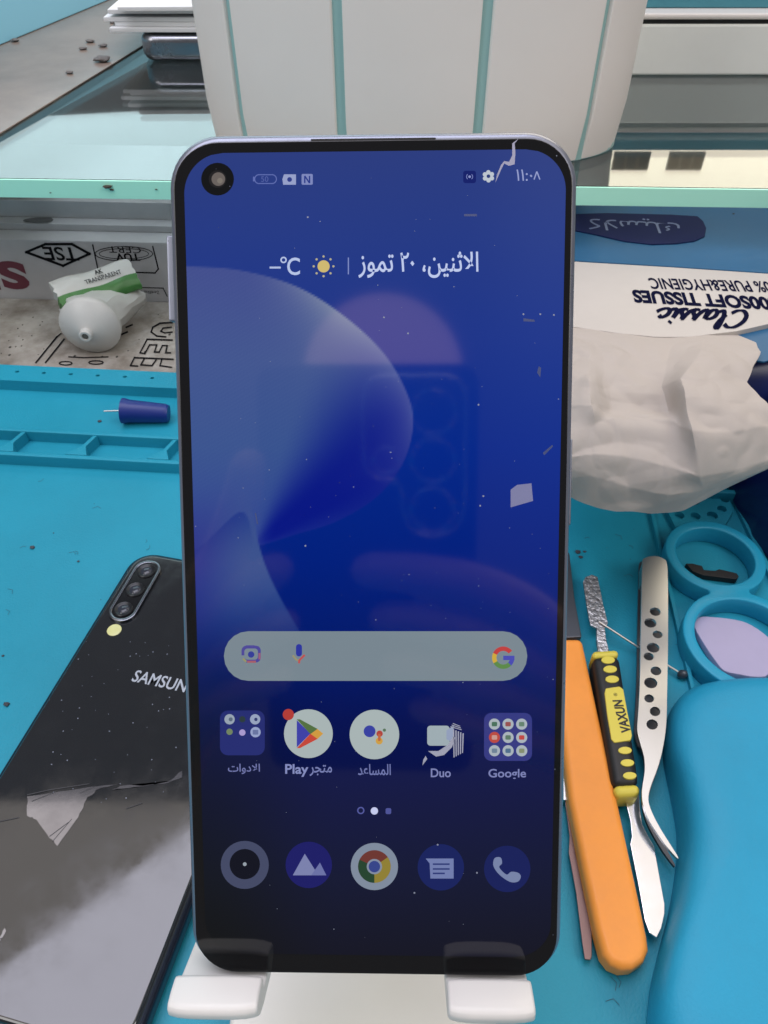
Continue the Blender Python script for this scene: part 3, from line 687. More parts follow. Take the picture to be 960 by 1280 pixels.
m_ring = mat('teal silicone ring', rgb(36, 160, 196), 0.4, spec=0.4, var=0.06, vscale=40)
V, Fc = plate(outl2, ih, zr-0.0001, 0.0006)
put('rings', [v+Vector((0, 0, zr/2+0.0001)) for v in V], Fc, m_ring, rh, angle=50)
V, Fc = prism(G2([(xx, yy) for xx, yy in spline([(867, 781), (874, 771), (890, 770.5), (920, 774), (940, 781), (962, 797), (972, 812), (962, 842), (945, 846), (925, 843), (905, 838), (893, 824), (882, 808)], 3)], 0.0035), 0.0002, 0.0035)
d_ = put('lilac_disc', V, Fc, mat('lilac plastic', rgb(178, 171, 202), 0.5, var=0.05, vscale=60), bevel=0.0006); tag(d_, 'lilac plastic disc with trimmed sides lying inside a teal ring', 'disc')
t = thing('black_clip', 'small black plastic clip inside the upper teal ring', 'clip', G(890, 712))
V, Fc = prism(G2([(857, 704), (866, 704), (878, 707), (880, 712), (894, 713), (899, 711), (921, 716), (924, 720), (921, 724), (905, 722), (880, 719), (866, 714)], 0.003), 0.0002, 0.003); put('body', V, Fc, m_black, t, bevel=0.0004)

# ------------------------------------------------------------------ blue cushion pad
outp = spline([(872, 862), (845, 878), (833, 905), (832, 945), (842, 995), (849, 1040), (847, 1085), (838, 1140), (824, 1195), (813, 1250), (815, 1310), (850, 1390), (960, 1430), (1090, 1400), (1150, 1200), (1120, 980), (1050, 885), (980, 858), (925, 854)], 5)
oz = 0.004
P = [G(x, y, oz).to_2d() for x, y in outp]; cen = sum((p for p in P), Vector((0, 0)))/len(P)
rings = []; prof = [(0.985, 0.0001), (1.0, 0.0022), (1.0, 0.0045), (0.985, 0.0085), (0.955, 0.0112), (0.91, 0.0132), (0.83, 0.0148), (0.70, 0.0160), (0.50, 0.0168), (0.27, 0.0172), (0.08, 0.0173)]
V = []; Fc = []; n = len(P)
for s_, z_ in prof:
    for p in P: q = cen+(p-cen)*s_; V.append((q.x, q.y, z_))
for k in range(len(prof)-1):
    for i in range(n): j = (i+1) % n; Fc.append([k*n+i, k*n+j, (k+1)*n+j, (k+1)*n+i])
Fc.append(list(range(n))[::-1]); Fc.append([(len(prof)-1)*n+i for i in range(n)])
o = put('wrist_cushion', V, Fc, mat('sky blue rubber', rgb(36, 156, 196), 0.5, spec=0.35, var=0.09, vscale=24, bump=0.18, bscale=1300, rvar=0.1), angle=80)
tag(o, 'smooth swollen blue rubber pad on the mat beside the tools', 'pad')

# ------------------------------------------------------------------ blue dispensing needle in the tray
t = thing('dispensing_needle', 'dark blue conical needle hub lying in the mat tray', 'needle', G(180, 520))
na, nb = G(152, 514, 0.006), G(211, 517, 0.0045)
na.z = 0.0063; nb.z = 0.0046; axn = (nb-na); ln = axn.length
m_nav = mat('navy plastic', rgb(20, 44, 122), 0.4)
V, Fc = lathe([(0.0, 0.0), (0.0050, 0.0), (0.0062, 0.0004), (0.0062, 0.0018), (0.0056, 0.004), (0.0046, ln*0.93), (0.0040, ln), (0.0, ln)], na, axn, 26); put('hub', V, Fc, m_nav, t, angle=40)
V, Fc = tube([na, G(130, 514, 0.0060)], 0.00035, 8); put('needle', V, Fc, m_steel, t)

# ================================================================== BACK: CARTON, SHEET, GLUE TUBE
m_card = mat('grey white card', rgb(182, 182, 184), 0.6, var=0.14, vscale=18, bump=0.05)
c0 = G(0, 372, 0.0); c1_ = G(213, 377, 0.0); ce = (c1_-c0).normalized(); cn = Vector((-ce.y, ce.x, 0)); cup = Vector((0, 0, 1))
ct = thing('carton', 'long grey white carton with upside down red letters under the glass shelf', 'carton', c0+ce*0.1+cn*0.05)
CHH = 0.037
def cpt(s, d, z): return c0+ce*s+cn*d+cup*z
def cbox(s0, s1, d0, d1, z0, z1): 
    q = [cpt(s0, d0, 0), cpt(s1, d0, 0), cpt(s1, d1, 0), cpt(s0, d1, 0)]
    return prism([p.to_2d() for p in q], z0, z1)
put('carton_body', *cbox(-0.25, 0.26, 0, 0.09, -0.0044, CHH), m_card, ct, bevel=0.0008)
put('carton_flap', *cbox(-0.25, 0.26, 0.012, 0.090, CHH, CHH+0.004), m_card, ct, bevel=0.0005)
put('carton_flap', *cbox(-0.25, 0.26, 0.020, 0.090, CHH+0.004, CHH+0.014), m_card, ct, bevel=0.0005)
def on_front(px, py): 
    # pixel on the carton's front face -> (s, z)
    d = ray(px, py); tt = (c0-CAMP).dot(cn)/d.dot(cn); p = CAMP+d*tt; return ((p-c0).dot(ce), p.z)
m_ink = mat('black ink', (0.010, 0.010, 0.012, 1), 0.95, spec=0.05); m_red = mat('maroon ink', rgb(100, 44, 58), 0.6)
def front_text(body, px, py, wpx, hpx, m, name='printed_text', flip=True, **kw):
    s, z = on_front(px, py); k = (on_front(px+10, py)[0]-s)/10; kz = abs(on_front(px, py+10)[1]-z)/10
    V, Fc = text_fit(body, wpx*k, hpx*kz, **kw)
    sg = -1 if flip else 1
    put(name, place(V, cpt(s, -0.0002, z), ce*sg, cup*sg), Fc, m, ct, smooth=False)
def front_poly(pts, m, name='printed_mark'):
    put(name, [cpt(s, -0.0002, z) for s, z in (on_front(x, y) for x, y in pts)], [list(range(len(pts)))], m, ct, smooth=False)
def front_lines(pts, wd, m, closed=True, name='printed_mark'):
    V = []; Fc = []; n = len(pts)
    for i in range(n if closed else n-1):
        (x0, y0), (x1, y1) = pts[i], pts[(i+1) % n]; d = math.hypot(x1-x0, y1-y0) or 1; ex, ey = (x1-x0)/d*wd*.5, (y1-y0)/d*wd*.5; nx, ny = -ey, ex
        k = len(V)
        for x, y in ((x0-ex+nx, y0-ey+ny), (x1+ex+nx, y1+ey+ny), (x1+ex-nx, y1+ey-ny), (x0-ex-nx, y0-ey-ny)):
            s, z = on_front(x, y); V.append(cpt(s, -0.0002-0.00001*(i % 3), z))
        Fc.append([k, k+1, k+2, k+3])
    put(name, V, Fc, m, ct, smooth=False)
front_text('S', 16, 344, 36, 35, m_red, offset=0.05)
front_text('U', -22, 344, 34, 35, m_red, offset=0.05)
front_text('TSE', 76, 317, 42, 17, m_ink, offset=0.02)
front_lines([(33, 315), (57, 305), (90, 305), (112, 317), (79, 332)], 3.2, m_ink)
front_text('CERT', 156, 312, 40, 8, m_ink)
front_text('TÜV', 160, 322, 30, 11, m_ink, offset=0.03)
front_lines([(155+36*math.cos(a), 317+9*math.sin(a)) for a in [i*2*math.pi/24 for i in range(24)]], 1.0, m_ink)
front_lines([(155+31*math.cos(a), 317+6.5*math.sin(a)) for a in [i*2*math.pi/24 for i in range(24)]], 0.8, m_ink)
front_lines([(116, 306), (123, 339), (194, 341), (198, 336), (191, 308)], 1.6, m_ink, closed=False)
front_lines([(170, 359), (204, 360), (209, 370)], 1.2, m_ink, closed=False)
front_text('Zertifikat 15 100', 182, 365, 34, 4, m_ink)
V, Fc = blob(cpt(0.045, 0.016, CHH+0.0045), 0.010, 5, 2, 0.3, 0.05)
pp = (G(48, 276, CHH+0.0042)); put('smudge', [Vector((pp.x+(v.x-cpt(0.045, 0.016, 0).x)*0.9, pp.y+(v.y-cpt(0.045, 0.016, 0).y)*0.45, v.z)) for v in V], Fc, mat('grey dirt', (0.10, 0.10, 0.10, 1), 0.8), ct)
# dirty printed sheet between carton and mat
m_sheet = mat('stained white card', rgb(176, 171, 164), 0.6, var=0.5, vscale=34, col2=rgb(120, 112, 102), bump=0.1, bscale=60)
sh_ = thing('printed_sheet', 'stained white card sheet with outlined letters lying in front of the carton', 'card sheet', c0+ce*0.1-cn*0.03)
V, Fc = prism([cpt(-0.25, -0.0008, 0).to_2d(), cpt(0.25, -0.0008, 0).to_2d(), (matpt(0.34, row(455)-0.0004)).to_2d(), matpt(-0.12, row(455)-0.0004).to_2d()], -0.0044, 0.0)
put('sheet', V, Fc, m_sheet, sh_, smooth=False)
def sheet_lines(pts, wd, closed=False, m=m_ink, z=0.0003, name='printed_mark'):
    V = []; Fc = []; n = len(pts)
    for i in range(n if closed else n-1):
        (x0, y0), (x1, y1) = pts[i], pts[(i+1) % n]; d = math.hypot(x1-x0, y1-y0) or 1; ex, ey = (x1-x0)/d*wd*.5, (y1-y0)/d*wd*.5; nx, ny = -ey, ex; k = len(V)
        V += [G(x, y, z+0.00001*(i % 3)) for x, y in ((x0-ex+nx, y0-ey+ny), (x1+ex+nx, y1+ey+ny), (x1+ex-nx, y1+ey-ny), (x0-ex-nx, y0-ey-ny))]; Fc.append([k, k+1, k+2, k+3])
    put(name, V, Fc, m, sh_, smooth=False)
sheet_lines([(45, 453), (71, 421)], 2.0); sheet_lines([(57, 453), (80, 424)], 2.0); sheet_lines([(71, 421), (76, 417)], 1.5)
sheet_lines([(215, 403), (200, 404), (191, 409), (189, 415), (196, 420), (207, 421)], 2.0)
sheet_lines([(214, 409), (204, 410), (201, 414), (206, 416), (215, 415)], 1.8)
sheet_lines([(184, 424), (215, 425)], 2.0); sheet_lines([(184, 424), (175, 441), (181, 442), (187, 431), (196, 431), (193, 440), (199, 440), (203, 432), (209, 432), (207, 441), (213, 441)], 1.8)
sheet_lines([(168, 447), (216, 449)], 2.0); sheet_lines([(168, 447), (163, 457), (172, 457.5)], 1.8); sheet_lines([(180, 449), (176, 456), (190, 457), (195, 450)], 1.8); sheet_lines([(202, 450), (200, 457), (214, 459)], 1.8)
sheet_lines([(82+8*math.cos(a), 454+2.2*math.sin(a)) for a in [i*math.pi/6 for i in range(12)]], 1.4, True)
sheet_lines([(120+9*math.cos(a), 453+2.2*math.sin(a)) for a in [i*math.pi/6 for i in range(12)]], 1.4, True)
sheet_lines([(86, 446), (104, 447), (135, 446)], 1.4)
for x, y in ((152, 418), (158, 409), (147, 405)): sheet_lines([(x, y), (x+7, y-3)], 2.2)
sp = []
for k in range(46):
    x = rnd.uniform(-20, 215); y = rnd.uniform(384, 450); q = G(x, y, 0.0002); r = rnd.choice((0.0003, 0.0004, 0.0007))
    sp.append(prism(circ(q.x, q.y, r, 7, r*1.3), 0.0001, 0.00022))
o = put('dirt_specks', *join(*sp), mat('dirt', (0.05, 0.045, 0.04, 1), 0.8), sh_, smooth=False); o['kind'] = 'stuff'

# glue tube: conical shoulder facing us, crumpled body, rolled up printed end
gt = thing('glue_tube', 'crumpled white glue tube with green band and TRANSPARENT print', 'glue tube', G(113, 440))
m_gw = mat('tube white', rgb(198, 198, 194), 0.4, var=0.06, vscale=60)
gc = G(112, 409, 0.0165); gax = Vector((0.03, -0.80, 0.02)).normalized()
V, Fc = lathe([(0.0, -0.009), (0.0135, -0.009), (0.0158, -0.004), (0.0160, -0.0012), (0.0152, 0.0), (0.0075, 0.0048), (0.0042, 0.0062), (0.0034, 0.0066), (0.0034, 0.0092), (0.0028, 0.0099), (0.0018, 0.0099), (0.0016, 0.0080), (0.0, 0.0080)], gc, gax, 36)
put('shoulder', V, Fc, m_gw, gt, angle=40)
V, Fc = lathe([(0.0016, 0.0), (0.0016, 0.0012), (0.0, 0.0014)], gc+gax*0.0082, gax, 14); put('nozzle_plug', V, Fc, mat('dried glue', (0.10, 0.095, 0.085, 1), 0.7), gt)
# body: loft from the shoulder up to the fold
gs = gc-gax*0.006
sec = []
pathb = [(gs, 0.0150, 0.0145), (gs+Vector((-0.002, 0.008, -0.001)), 0.0175, 0.0125), (gs+Vector((0.0, 0.018, -0.002)), 0.0175, 0.0110), (gs+Vector((0.002, 0.027, -0.003)), 0.0175, 0.0095), (gs+Vector((0.004, 0.033, -0.004)), 0.0165, 0.0080)]
V = []; Fc = []; sg = 22
for k, (c, rx, rz) in enumerate(pathb):
    for i in range(sg):
        a_ = 2*math.pi*i/sg; cr_ = 1+0.12*noise.noise(Vector((math.cos(a_)*1.7, math.sin(a_)*1.7, k*0.9)))+0.05*((i*7+k*3) % 5-2)/2*(k > 0)
        p = c+Vector((math.cos(a_)*rx*cr_, 0, math.sin(a_)*rz*cr_)); p.z = max(p.z, 0.0006); V.append(p)
for k in range(len(pathb)-1):
    for i in range(sg): j = (i+1) % sg; Fc.append([k*sg+i, k*sg+j, (k+1)*sg+j, (k+1)*sg+i])
Fc.append(list(range(sg))[::-1]); Fc.append([(len(pathb)-1)*sg+i for i in range(sg)])
put('tube_body', V, Fc, m_gw, gt, angle=18)
# rolled end lying across
ra_, rb_ = G(71, 373, 0.0255), G(168, 343, 0.0255)
rx_ = (rb_-ra_); rl = rx_.length; rx_.normalize(); ry_ = Vector((-rx_.y, rx_.x, 0)); tilt = (ry_*0.80+Vector((0, 0, 0.60))).normalized(); rn_ = rx_.cross(tilt).normalized()
wd_ = 0.0195
def roll_strip(f0, f1, name, m, off=0.0):
    V = []; Fc = []; nx_ = 14; ny_ = 6
    for sgn in (1, -1):
        for i in range(nx_+1):
            for j in range(ny_+1):
                s_ = i/nx_; f = f0+(f1-f0)*j/ny_
                h = 0.0042*math.sqrt(max(0, 1-(2*f-1)**2))*sgn+0.0008*noise.noise(Vector((s_*6, f*4, 2+sgn)))
                edge = 0.0012*noise.noise(Vector((f*9, i*0.0, 5+i)))*(1 if i in (0, nx_) else 0)
                V.append(ra_+rx_*(s_*rl+edge)+tilt*((f-0.5)*wd_)+rn_*(h+off*sgn)+tilt*0.0006*math.sin(s_*9))
    b_ = (nx_+1)*(ny_+1)
    for sgn in (0, 1):
        for i in range(nx_):
            for j in range(ny_):
                k = sgn*b_+i*(ny_+1)+j; Fc.append([k, k+1, k+ny_+2, k+ny_+1])
    for i in range(nx_):
        for j in (0, ny_): k = i*(ny_+1)+j; Fc.append([k, k+ny_+1, b_+k+ny_+1, b_+k])
    for j in range(ny_):
        for i in (0, nx_): k = i*(ny_+1)+j; Fc.append([k, k+1, b_+k+1, b_+k])
    return put(name, V, Fc, m, gt, angle=30)
roll_strip(0.0, 0.42, 'green_band', mat('green print', rgb(62, 122, 56), 0.4, var=0.15, vscale=120))
roll_strip(0.42, 1.0, 'rolled_end', m_gw)
up_ = rx_*0
V, Fc = text_fit('TRANSPARENT', rl*0.46, 0.0026, offset=0.01)
put('printed_text', place(V, ra_+rx_*rl*0.60+tilt*(0.07*wd_)+rn_*0.0052, rx_, tilt), Fc, m_ink, gt, smooth=False)
V, Fc = text_fit('AK', rl*0.10, 0.0026, offset=0.03)
put('printed_text', place(V, ra_+rx_*rl*0.58+tilt*(0.27*wd_)+rn_*0.0047, rx_, tilt), Fc, m_ink, gt, smooth=False)

# ================================================================== TISSUE PACK
tz = 0.066
tp = thing('tissue_pack', 'blue and white soft tissue pack with upside down Classic lettering', 'tissue pack', G(900, 500))
m_pack = mat('blue pack film', rgb(42, 98, 138), 0.5, spec=0.3, var=0.12, vscale=16, bump=0.2, bscale=40)
m_navy = mat('navy pack film', rgb(22, 34, 92), 0.3, spec=0.5)
def pack_loft(x0, x1, y0, y1, zt, m, name):
    V = []; Fc = []; NXp, NYp = 24, 26
    prof = [(0.0, 0.002), (0.0, 0.5*zt), (0.004, 0.84*zt), (0.014, 0.965*zt)]
    # top grid
    def h(x, y): return zt*(0.985+0.012*noise.noise(Vector((x*30, y*30, 3)))+0.008*math.sin(y*60))
    g = {}
    xs_ = [x0+0.014+(x1-x0-0.028)*i/NXp for i in range(NXp+1)]; ys_ = [y0+0.014+(y1-y0-0.028)*j/NYp for j in range(NYp+1)]
    for j, y in enumerate(ys_):
        for i, x in enumerate(xs_): g[i, j] = len(V); V.append((x, y, h(x, y)))
    for j in range(NYp):
        for i in range(NXp): Fc.append([g[i, j], g[i+1, j], g[i+1, j+1], g[i, j+1]])
    loop = [(i, 0) for i in range(NXp)]+[(NXp, j) for j in range(NYp)]+[(i, NYp) for i in range(NXp, 0, -1)]+[(0, j) for j in range(NYp, 0, -1)]
    prev = [g[q] for q in loop]
    for ins, z in prof[::-1][1:]:
        cur = []
        for (i, j), pv in zip(loop, [g[q] for q in loop]):
            x, y, _ = V[pv]
            fx = (xs_[i]-x0-0.014)/(x1-x0-0.028); fy = (ys_[j]-y0-0.014)/(y1-y0-0.028)
            nx_, ny_ = (-1 if i == 0 else 1 if i == NXp else 0), (-1 if j == 0 else 1 if j == NYp else 0)
            l_ = math.hypot(nx_, ny_) or 1; o_ = (0.014-ins)*(1.12 if nx_ and ny_ else 1)
            wv = 0.0018*noise.noise(Vector((x*60, y*60, z*50)))
            cur.append(len(V)); V.append((x+nx_/l_*(o_+wv), y+ny_/l_*(o_+wv), z))
        n_ = len(loop)
        for k in range(n_): Fc.append([prev[k], prev[(k+1) % n_], cur[(k+1) % n_], cur[k]])
        prev = cur
    Fc.append(prev[::-1])
    return V, Fc
PX0, PX1, PY0, PY1 = 0.052, 0.262, 0.250, 0.415
V, Fc = pack_loft(PX0, PX1, PY0, PY1, tz, m_pack, 'x')
put('pack_body', V, Fc, m_navy, tp, angle=60)
V, Fc = pack_loft(0.153, 0.262, 0.204, 0.285, tz-0.003, m_pack, 'x')
put('pack_end', V, Fc, m_navy, tp, angle=60)
def on_top(name, pts, m, z=tz+0.0006, n=3, extra=0.0, thick=0.0008):
    P = spline(pts, n) if n else pts
    V, Fc = prism(G2(P, z), z-thick, z+extra); return put(name, V, Fc, m, tp, bevel=0.0002)
# printed zones of the top, back to front
on_top('blue_panel', [(680, 250), (1010, 250), (1010, 345), (960, 341), (840, 333), (722, 326), (680, 324)], m_pack, tz+0.0004, 0)
on_top('blue_panel', [(860, 430), (958, 404), (1010, 392), (1010, 436), (955, 452), (930, 448)], m_pack, tz+0.0004, 0)
m_band = mat('white pack film', rgb(192, 187, 181), 0.6, var=0.06, vscale=20, bump=0.15, bscale=40)
on_top('white_band', [(680, 325), (722, 327), (840, 334), (960, 342), (1010, 346), (1010, 388), (960, 405), (920, 414), (860, 421), (820, 421), (770, 416), (722, 409), (680, 404)], m_band, tz+0.0026, 0, thick=0.0026)
on_top('badge', [(690, 268), (760, 266), (840, 268), (872, 270), (879, 276), (883, 285), (881, 295), (868, 301), (845, 304), (815, 305), (780, 301), (745, 293), (700, 284)], mat('badge navy', rgb(24, 32, 76), 0.65, spec=0.2), tz+0.0010, 0)
def top_text(body, pts, hpx, m, z=tz+0.00275, **kw):
    """upside down text from right point to left point (photo pixels), height in pixels"""
    a_, b_ = G(*pts[0], z), G(*pts[1], z); xd = (b_-a_); L_ = xd.length; xd.normalize(); yd = Vector((-xd.y, xd.x, 0))
    mx_, my_ = (pts[0][0]+pts[1][0])/2, (pts[0][1]+pts[1][1])/2
    hh = (G(mx_, my_-hpx/2, z)-G(mx_, my_+hpx/2, z)).length
    V, Fc = text_fit(body, L_, hh, **kw)
    put('printed_text', place(V, (a_+b_)/2, xd, yd), Fc, m, tp, smooth=False)
m_nink = mat('navy ink', rgb(14, 17, 46), 0.95, spec=0.05)
top_text('100% PURE&HYGIENIC', ((978, 359), (812, 354)), 13.5, m_nink, offset=0.02)
top_text('600SOFT TISSUES', ((974, 380), (791, 370)), 16.5, m_nink, offset=0.045)
# script word drawn with strokes
def script_word(strokes, wpx, z=tz+0.0028):
    V = []; Fc = []
    for st_ in strokes:
        P = spline(st_, 6, closed=False)
        for (x0, y0), (x1, y1) in zip(P, P[1:]):
            d = math.hypot(x1-x0, y1-y0) or 1; ex, ey = (x1-x0)/d*.5, (y1-y0)/d*.5; slant = 0.6+0.9*abs(y1-y0)/d; nx, ny = -(y1-y0)/d*wpx*.5*slant, (x1-x0)/d*wpx*.5*slant; k = len(V)
            V += [G(x, y, z+0.000004*(k % 5)) for x, y in ((x0-ex+nx, y0-ey+ny), (x1+ex+nx, y1+ey+ny), (x1+ex-nx, y1+ey-ny), (x0-ex-nx, y0-ey-ny))]; Fc.append([k, k+1, k+2, k+3])
    put('script_text', V, Fc, m_nink, tp, smooth=False)
up_strokes = [[(1.5, 1.5), (1.2, 1.8), (0.7, 1.75), (0.25, 1.2), (0.15, 0.55), (0.45, 0.05), (0.9, 0.02), (1.25, 0.3)], [(1.62, 0.5), (1.95, 1.2), (2.08, 1.8), (1.93, 1.95), (1.82, 1.5), (1.76, 0.6), (1.88, 0.08), (2.15, 0.2)],
    [(3.05, 0.85), (2.75, 1.0), (2.4, .75), (2.3, .3), (2.5, 0.02), (2.8, 0.2), (3.05, 0.9), (3.0, .35), (3.1, .05), (3.35, .2), (3.6, .6), (3.8, 1.1), (3.82, .75), (4.0, .35), (3.88, .03), (3.6, .1)],
    [(3.9, .03), (4.2, .2), (4.45, .6), (4.65, 1.1), (4.67, .75), (4.85, .35), (4.73, .03), (4.45, .1)],
    [(4.75, .03), (5.05, .2), (5.3, .95), (5.22, .3), (5.4, .03), (5.65, .2)], [(5.40, 1.4), (5.44, 1.55)],
    [(6.35, .8), (6.15, 1.0), (5.8, .7), (5.72, .25), (6.0, .02), (6.4, .2), (6.6, .4)]]
script_word([[(938-(x+0.24*y)*17.4, 388.5-0.6*x+y*11.6) for x, y in st_] for st_ in up_strokes], 4.0)
top_text('\uFEDA\uFEF4\uFEB3\uFEFC\uFEDB', ((850, 284), (735, 278)), 17, mat('badge script', rgb(120, 128, 160), 0.5), z=tz+0.0012)
# tissue sheet pulled out of the pack and hanging over its front
rows_ = [
    [(705, 398, .0663), (740, 403, .0663), (790, 409, .0663), (840, 413, .0663), (885, 413, .0663), (915, 416, .0663), (945, 428, .0672)],
    [(700, 436, .0725), (738, 438, .0740), (785, 444, .0730), (835, 450, .0730), (872, 447, .0790), (915, 449, .0760), (950, 440, .0700)],
    [(698, 470, .0740), (735, 472, .0790), (763, 484, .0740), (828, 482, .0725), (852, 472, .0815), (888, 474, .0800), (935, 476, .0730)],
    [(700, 508, .0740), (740, 506, .0790), (764, 512, .0715), (836, 514, .0700), (857, 496, .0815), (905, 500, .0785), (958, 502, .0740)],
    [(700, 540, .0705), (744, 532, .0735), (768, 522, .0735), (838, 525, .0730), (864, 540, .0765), (915, 540, .0745), (975, 530, .0700)],
    [(700, 572, .0660), (742, 568, .0680), (785, 572, .0665), (835, 583, .0660), (875, 595, .0650), (925, 586, .0640), (985, 568, .0620)],
    [(690, 600, .0560), (738, 596, .0600), (785, 608, .0580), (835, 618, .0570), (880, 612, .0575), (930, 596, .0590), (990, 574, .0580)],
    [(690, 610, .0480), (730, 629, .0480), (770, 639, .0470), (815, 641, .0460), (855, 637, .0470), (915, 606, .0540), (995, 570, .0540)]]
CP = np.array([[tuple(G(x, y, z)) for x, y, z in r_] for r_ in rows_])
def catmull_axis(A, n):
    m_ = A.shape[0]; out_ = []
    for i in range(m_-1):
        p0, p1, p2, p3 = A[max(i-1, 0)], A[i], A[i+1], A[min(i+2, m_-1)]
        for k in range(n):
            t_ = k/n; te = t_*0.55+(t_*t_*(3-2*t_))*0.45
            cat = 0.5*((2*p1)+(-p0+p2)*t_+(2*p0-5*p1+4*p2-p3)*t_*t_+(-p0+3*p1-3*p2+p3)*t_**3)
            lin_ = p1+(p2-p1)*t_
            out_.append(0.30*cat+0.70*lin_)
    out_.append(A[-1]); return np.array(out_)
g1 = catmull_axis(CP, 22); g2 = catmull_axis(g1.transpose(1, 0, 2), 22).transpose(1, 0, 2)
rn2 = random.Random(5)
NR, NC = g2.shape[:2]
disp = np.zeros((NR, NC))
for k in range(20):
    a_ = rn2.uniform(0, math.pi); cx_, cy_ = rn2.uniform(0.05, .95), rn2.uniform(0.1, .95); wl = rn2.uniform(0.04, 0.12); am = rn2.uniform(-1, 1)*0.0008
    U_, W_ = np.meshgrid(np.linspace(0, 1, NC), np.linspace(0, 1, NR))
    dd = np.abs((U_-cx_)*math.cos(a_)+(W_-cy_)*math.sin(a_)); along = np.abs(-(U_-cx_)*math.sin(a_)+(W_-cy_)*math.cos(a_))
    disp += am*np.clip(1-dd/wl, 0, 1)*np.clip(1.4-along/0.28, 0, 1)
for jj in range(NR):
    for kk in range(NC):
        p_ = Vector(g2[jj, kk]); w_ = noise.noise(p_*25)*0.6
        disp[jj, kk] += 0.0026*(abs(noise.noise(Vector((p_.x*38+w_, p_.y*52, p_.z*40+w_))))-0.2)+0.0011*(abs(noise.noise(p_*110+Vector((3, w_, 1))))-0.2)
        disp[jj, kk] *= min(1, jj/18)
g2[..., 2] += disp; g2[..., 1] -= disp*0.6
Vt = [Vector(p) for p in g2.reshape(-1, 3)]
ii = np.arange(NR*NC).reshape(NR, NC)
Ft = np.stack([ii[:-1, :-1], ii[:-1, 1:], ii[1:, 1:], ii[1:, :-1]], -1).reshape(-1, 4).tolist()
m_tis = mat('tissue paper', rgb(208, 200, 192), 0.9, spec=0.05, bump=0.30, bscale=260)
nt_ = m_tis.node_tree; tr_ = nt_.nodes.new('ShaderNodeBsdfTranslucent'); tr_.inputs[0].default_value = rgb(214, 207, 200); mx_ = nt_.nodes.new('ShaderNodeMixShader'); mx_.inputs[0].default_value = 0.28
nt_.links.new(nt_.nodes['Principled BSDF'].outputs[0], mx_.inputs[1]); nt_.links.new(tr_.outputs[0], mx_.inputs[2]); nt_.links.new(mx_.outputs[0], nt_.nodes['Material Output'].inputs[0])
Vlow = [v-Vector((0, 0.0001, 0.0002)) for v in Vt]; nv = len(Vt)
o = put('tissue_sheet', Vt+Vlow, Ft+[[i+nv for i in f[::-1]] for f in Ft], m_tis, angle=45)
tag(o, 'rumpled white tissue pulled out and hanging over the front of the tissue pack', 'tissue')

# ================================================================== GLASS SHELF AND WHAT STANDS ON IT
gz = 0.094; gth = 0.0085
gl = G(0, 224, gz); gr = G(960, 237, gz); ge = (gr-gl).normalized(); gn = Vector((-ge.y, ge.x, 0))
sf = thing('glass_shelf', 'clear glass shelf with mint green front edge above the back of the mat', 'shelf', (0, 0.5, 0.0))
def gp(s, d): p = gl+ge*s+gn*d; return (p.x, p.y)
m_glass = mat('shelf glass', (0.80, 0.93, 0.92, 1), 0.02, trans=1.0, ior=1.52)
V, Fc = prism([gp(-0.40, 0.0014), gp(0.85, 0.0014), gp(0.85, 0.75), gp(-0.40, 0.75)], gz-gth, gz)
put('glass_pane', V, Fc, m_glass, sf, smooth=False)
m_edge = mat('mint glass edge', rgb(186, 255, 230), 0.3, spec=0.5, var=0.05, vscale=8)
V, Fc = prism([gp(-0.40, 0.0), gp(0.85, 0.0), gp(0.85, 0.0012), gp(-0.40, 0.0012)], gz-gth, gz-0.0001)
put('glass_edge', V, Fc, m_edge, sf, bevel=0.0003)
m_leg = mat('shelf leg', (0.4, 0.4, 0.42, 1), 0.5)
for s in (-0.39, 0.81): 
    V, Fc = prism([gp(s, 0.05), gp(s+0.02, 0.05), gp(s+0.02, 0.70), gp(s, 0.70)], -0.0045, gz-gth); put('shelf_support', V, Fc, m_leg, sf)
V, Fc = prism([gp(-0.37, 0.30), gp(0.81, 0.30), gp(0.81, 0.31), gp(-0.37, 0.31)], -0.0045, gz-gth); put('light_block_panel', V, Fc, m_leg, sf)  # panel added to keep the window lamps' light out from under the shelf
# grime flecks on the edge
fl = []
for x, y, r in ((136, 231, .0022), (141, 235, .0012), (197, 234, .0007), (693, 236.5, .0026), (702, 236.5, .002), (908, 254, .0006), (64, 240, .0005)):
    p = AY(x, y, gl.y+0.0); pt = gl+ge*((p-gl).dot(ge)); fl.append(blob((pt.x, pt.y-0.0002, min(p.z, gz)), r, x, 1, 0.5, 0.35))
o = put('grime_flecks', *join(*fl), mat('grime', (0.05, 0.04, 0.03, 1), 0.8), sf); o['kind'] = 'stuff'

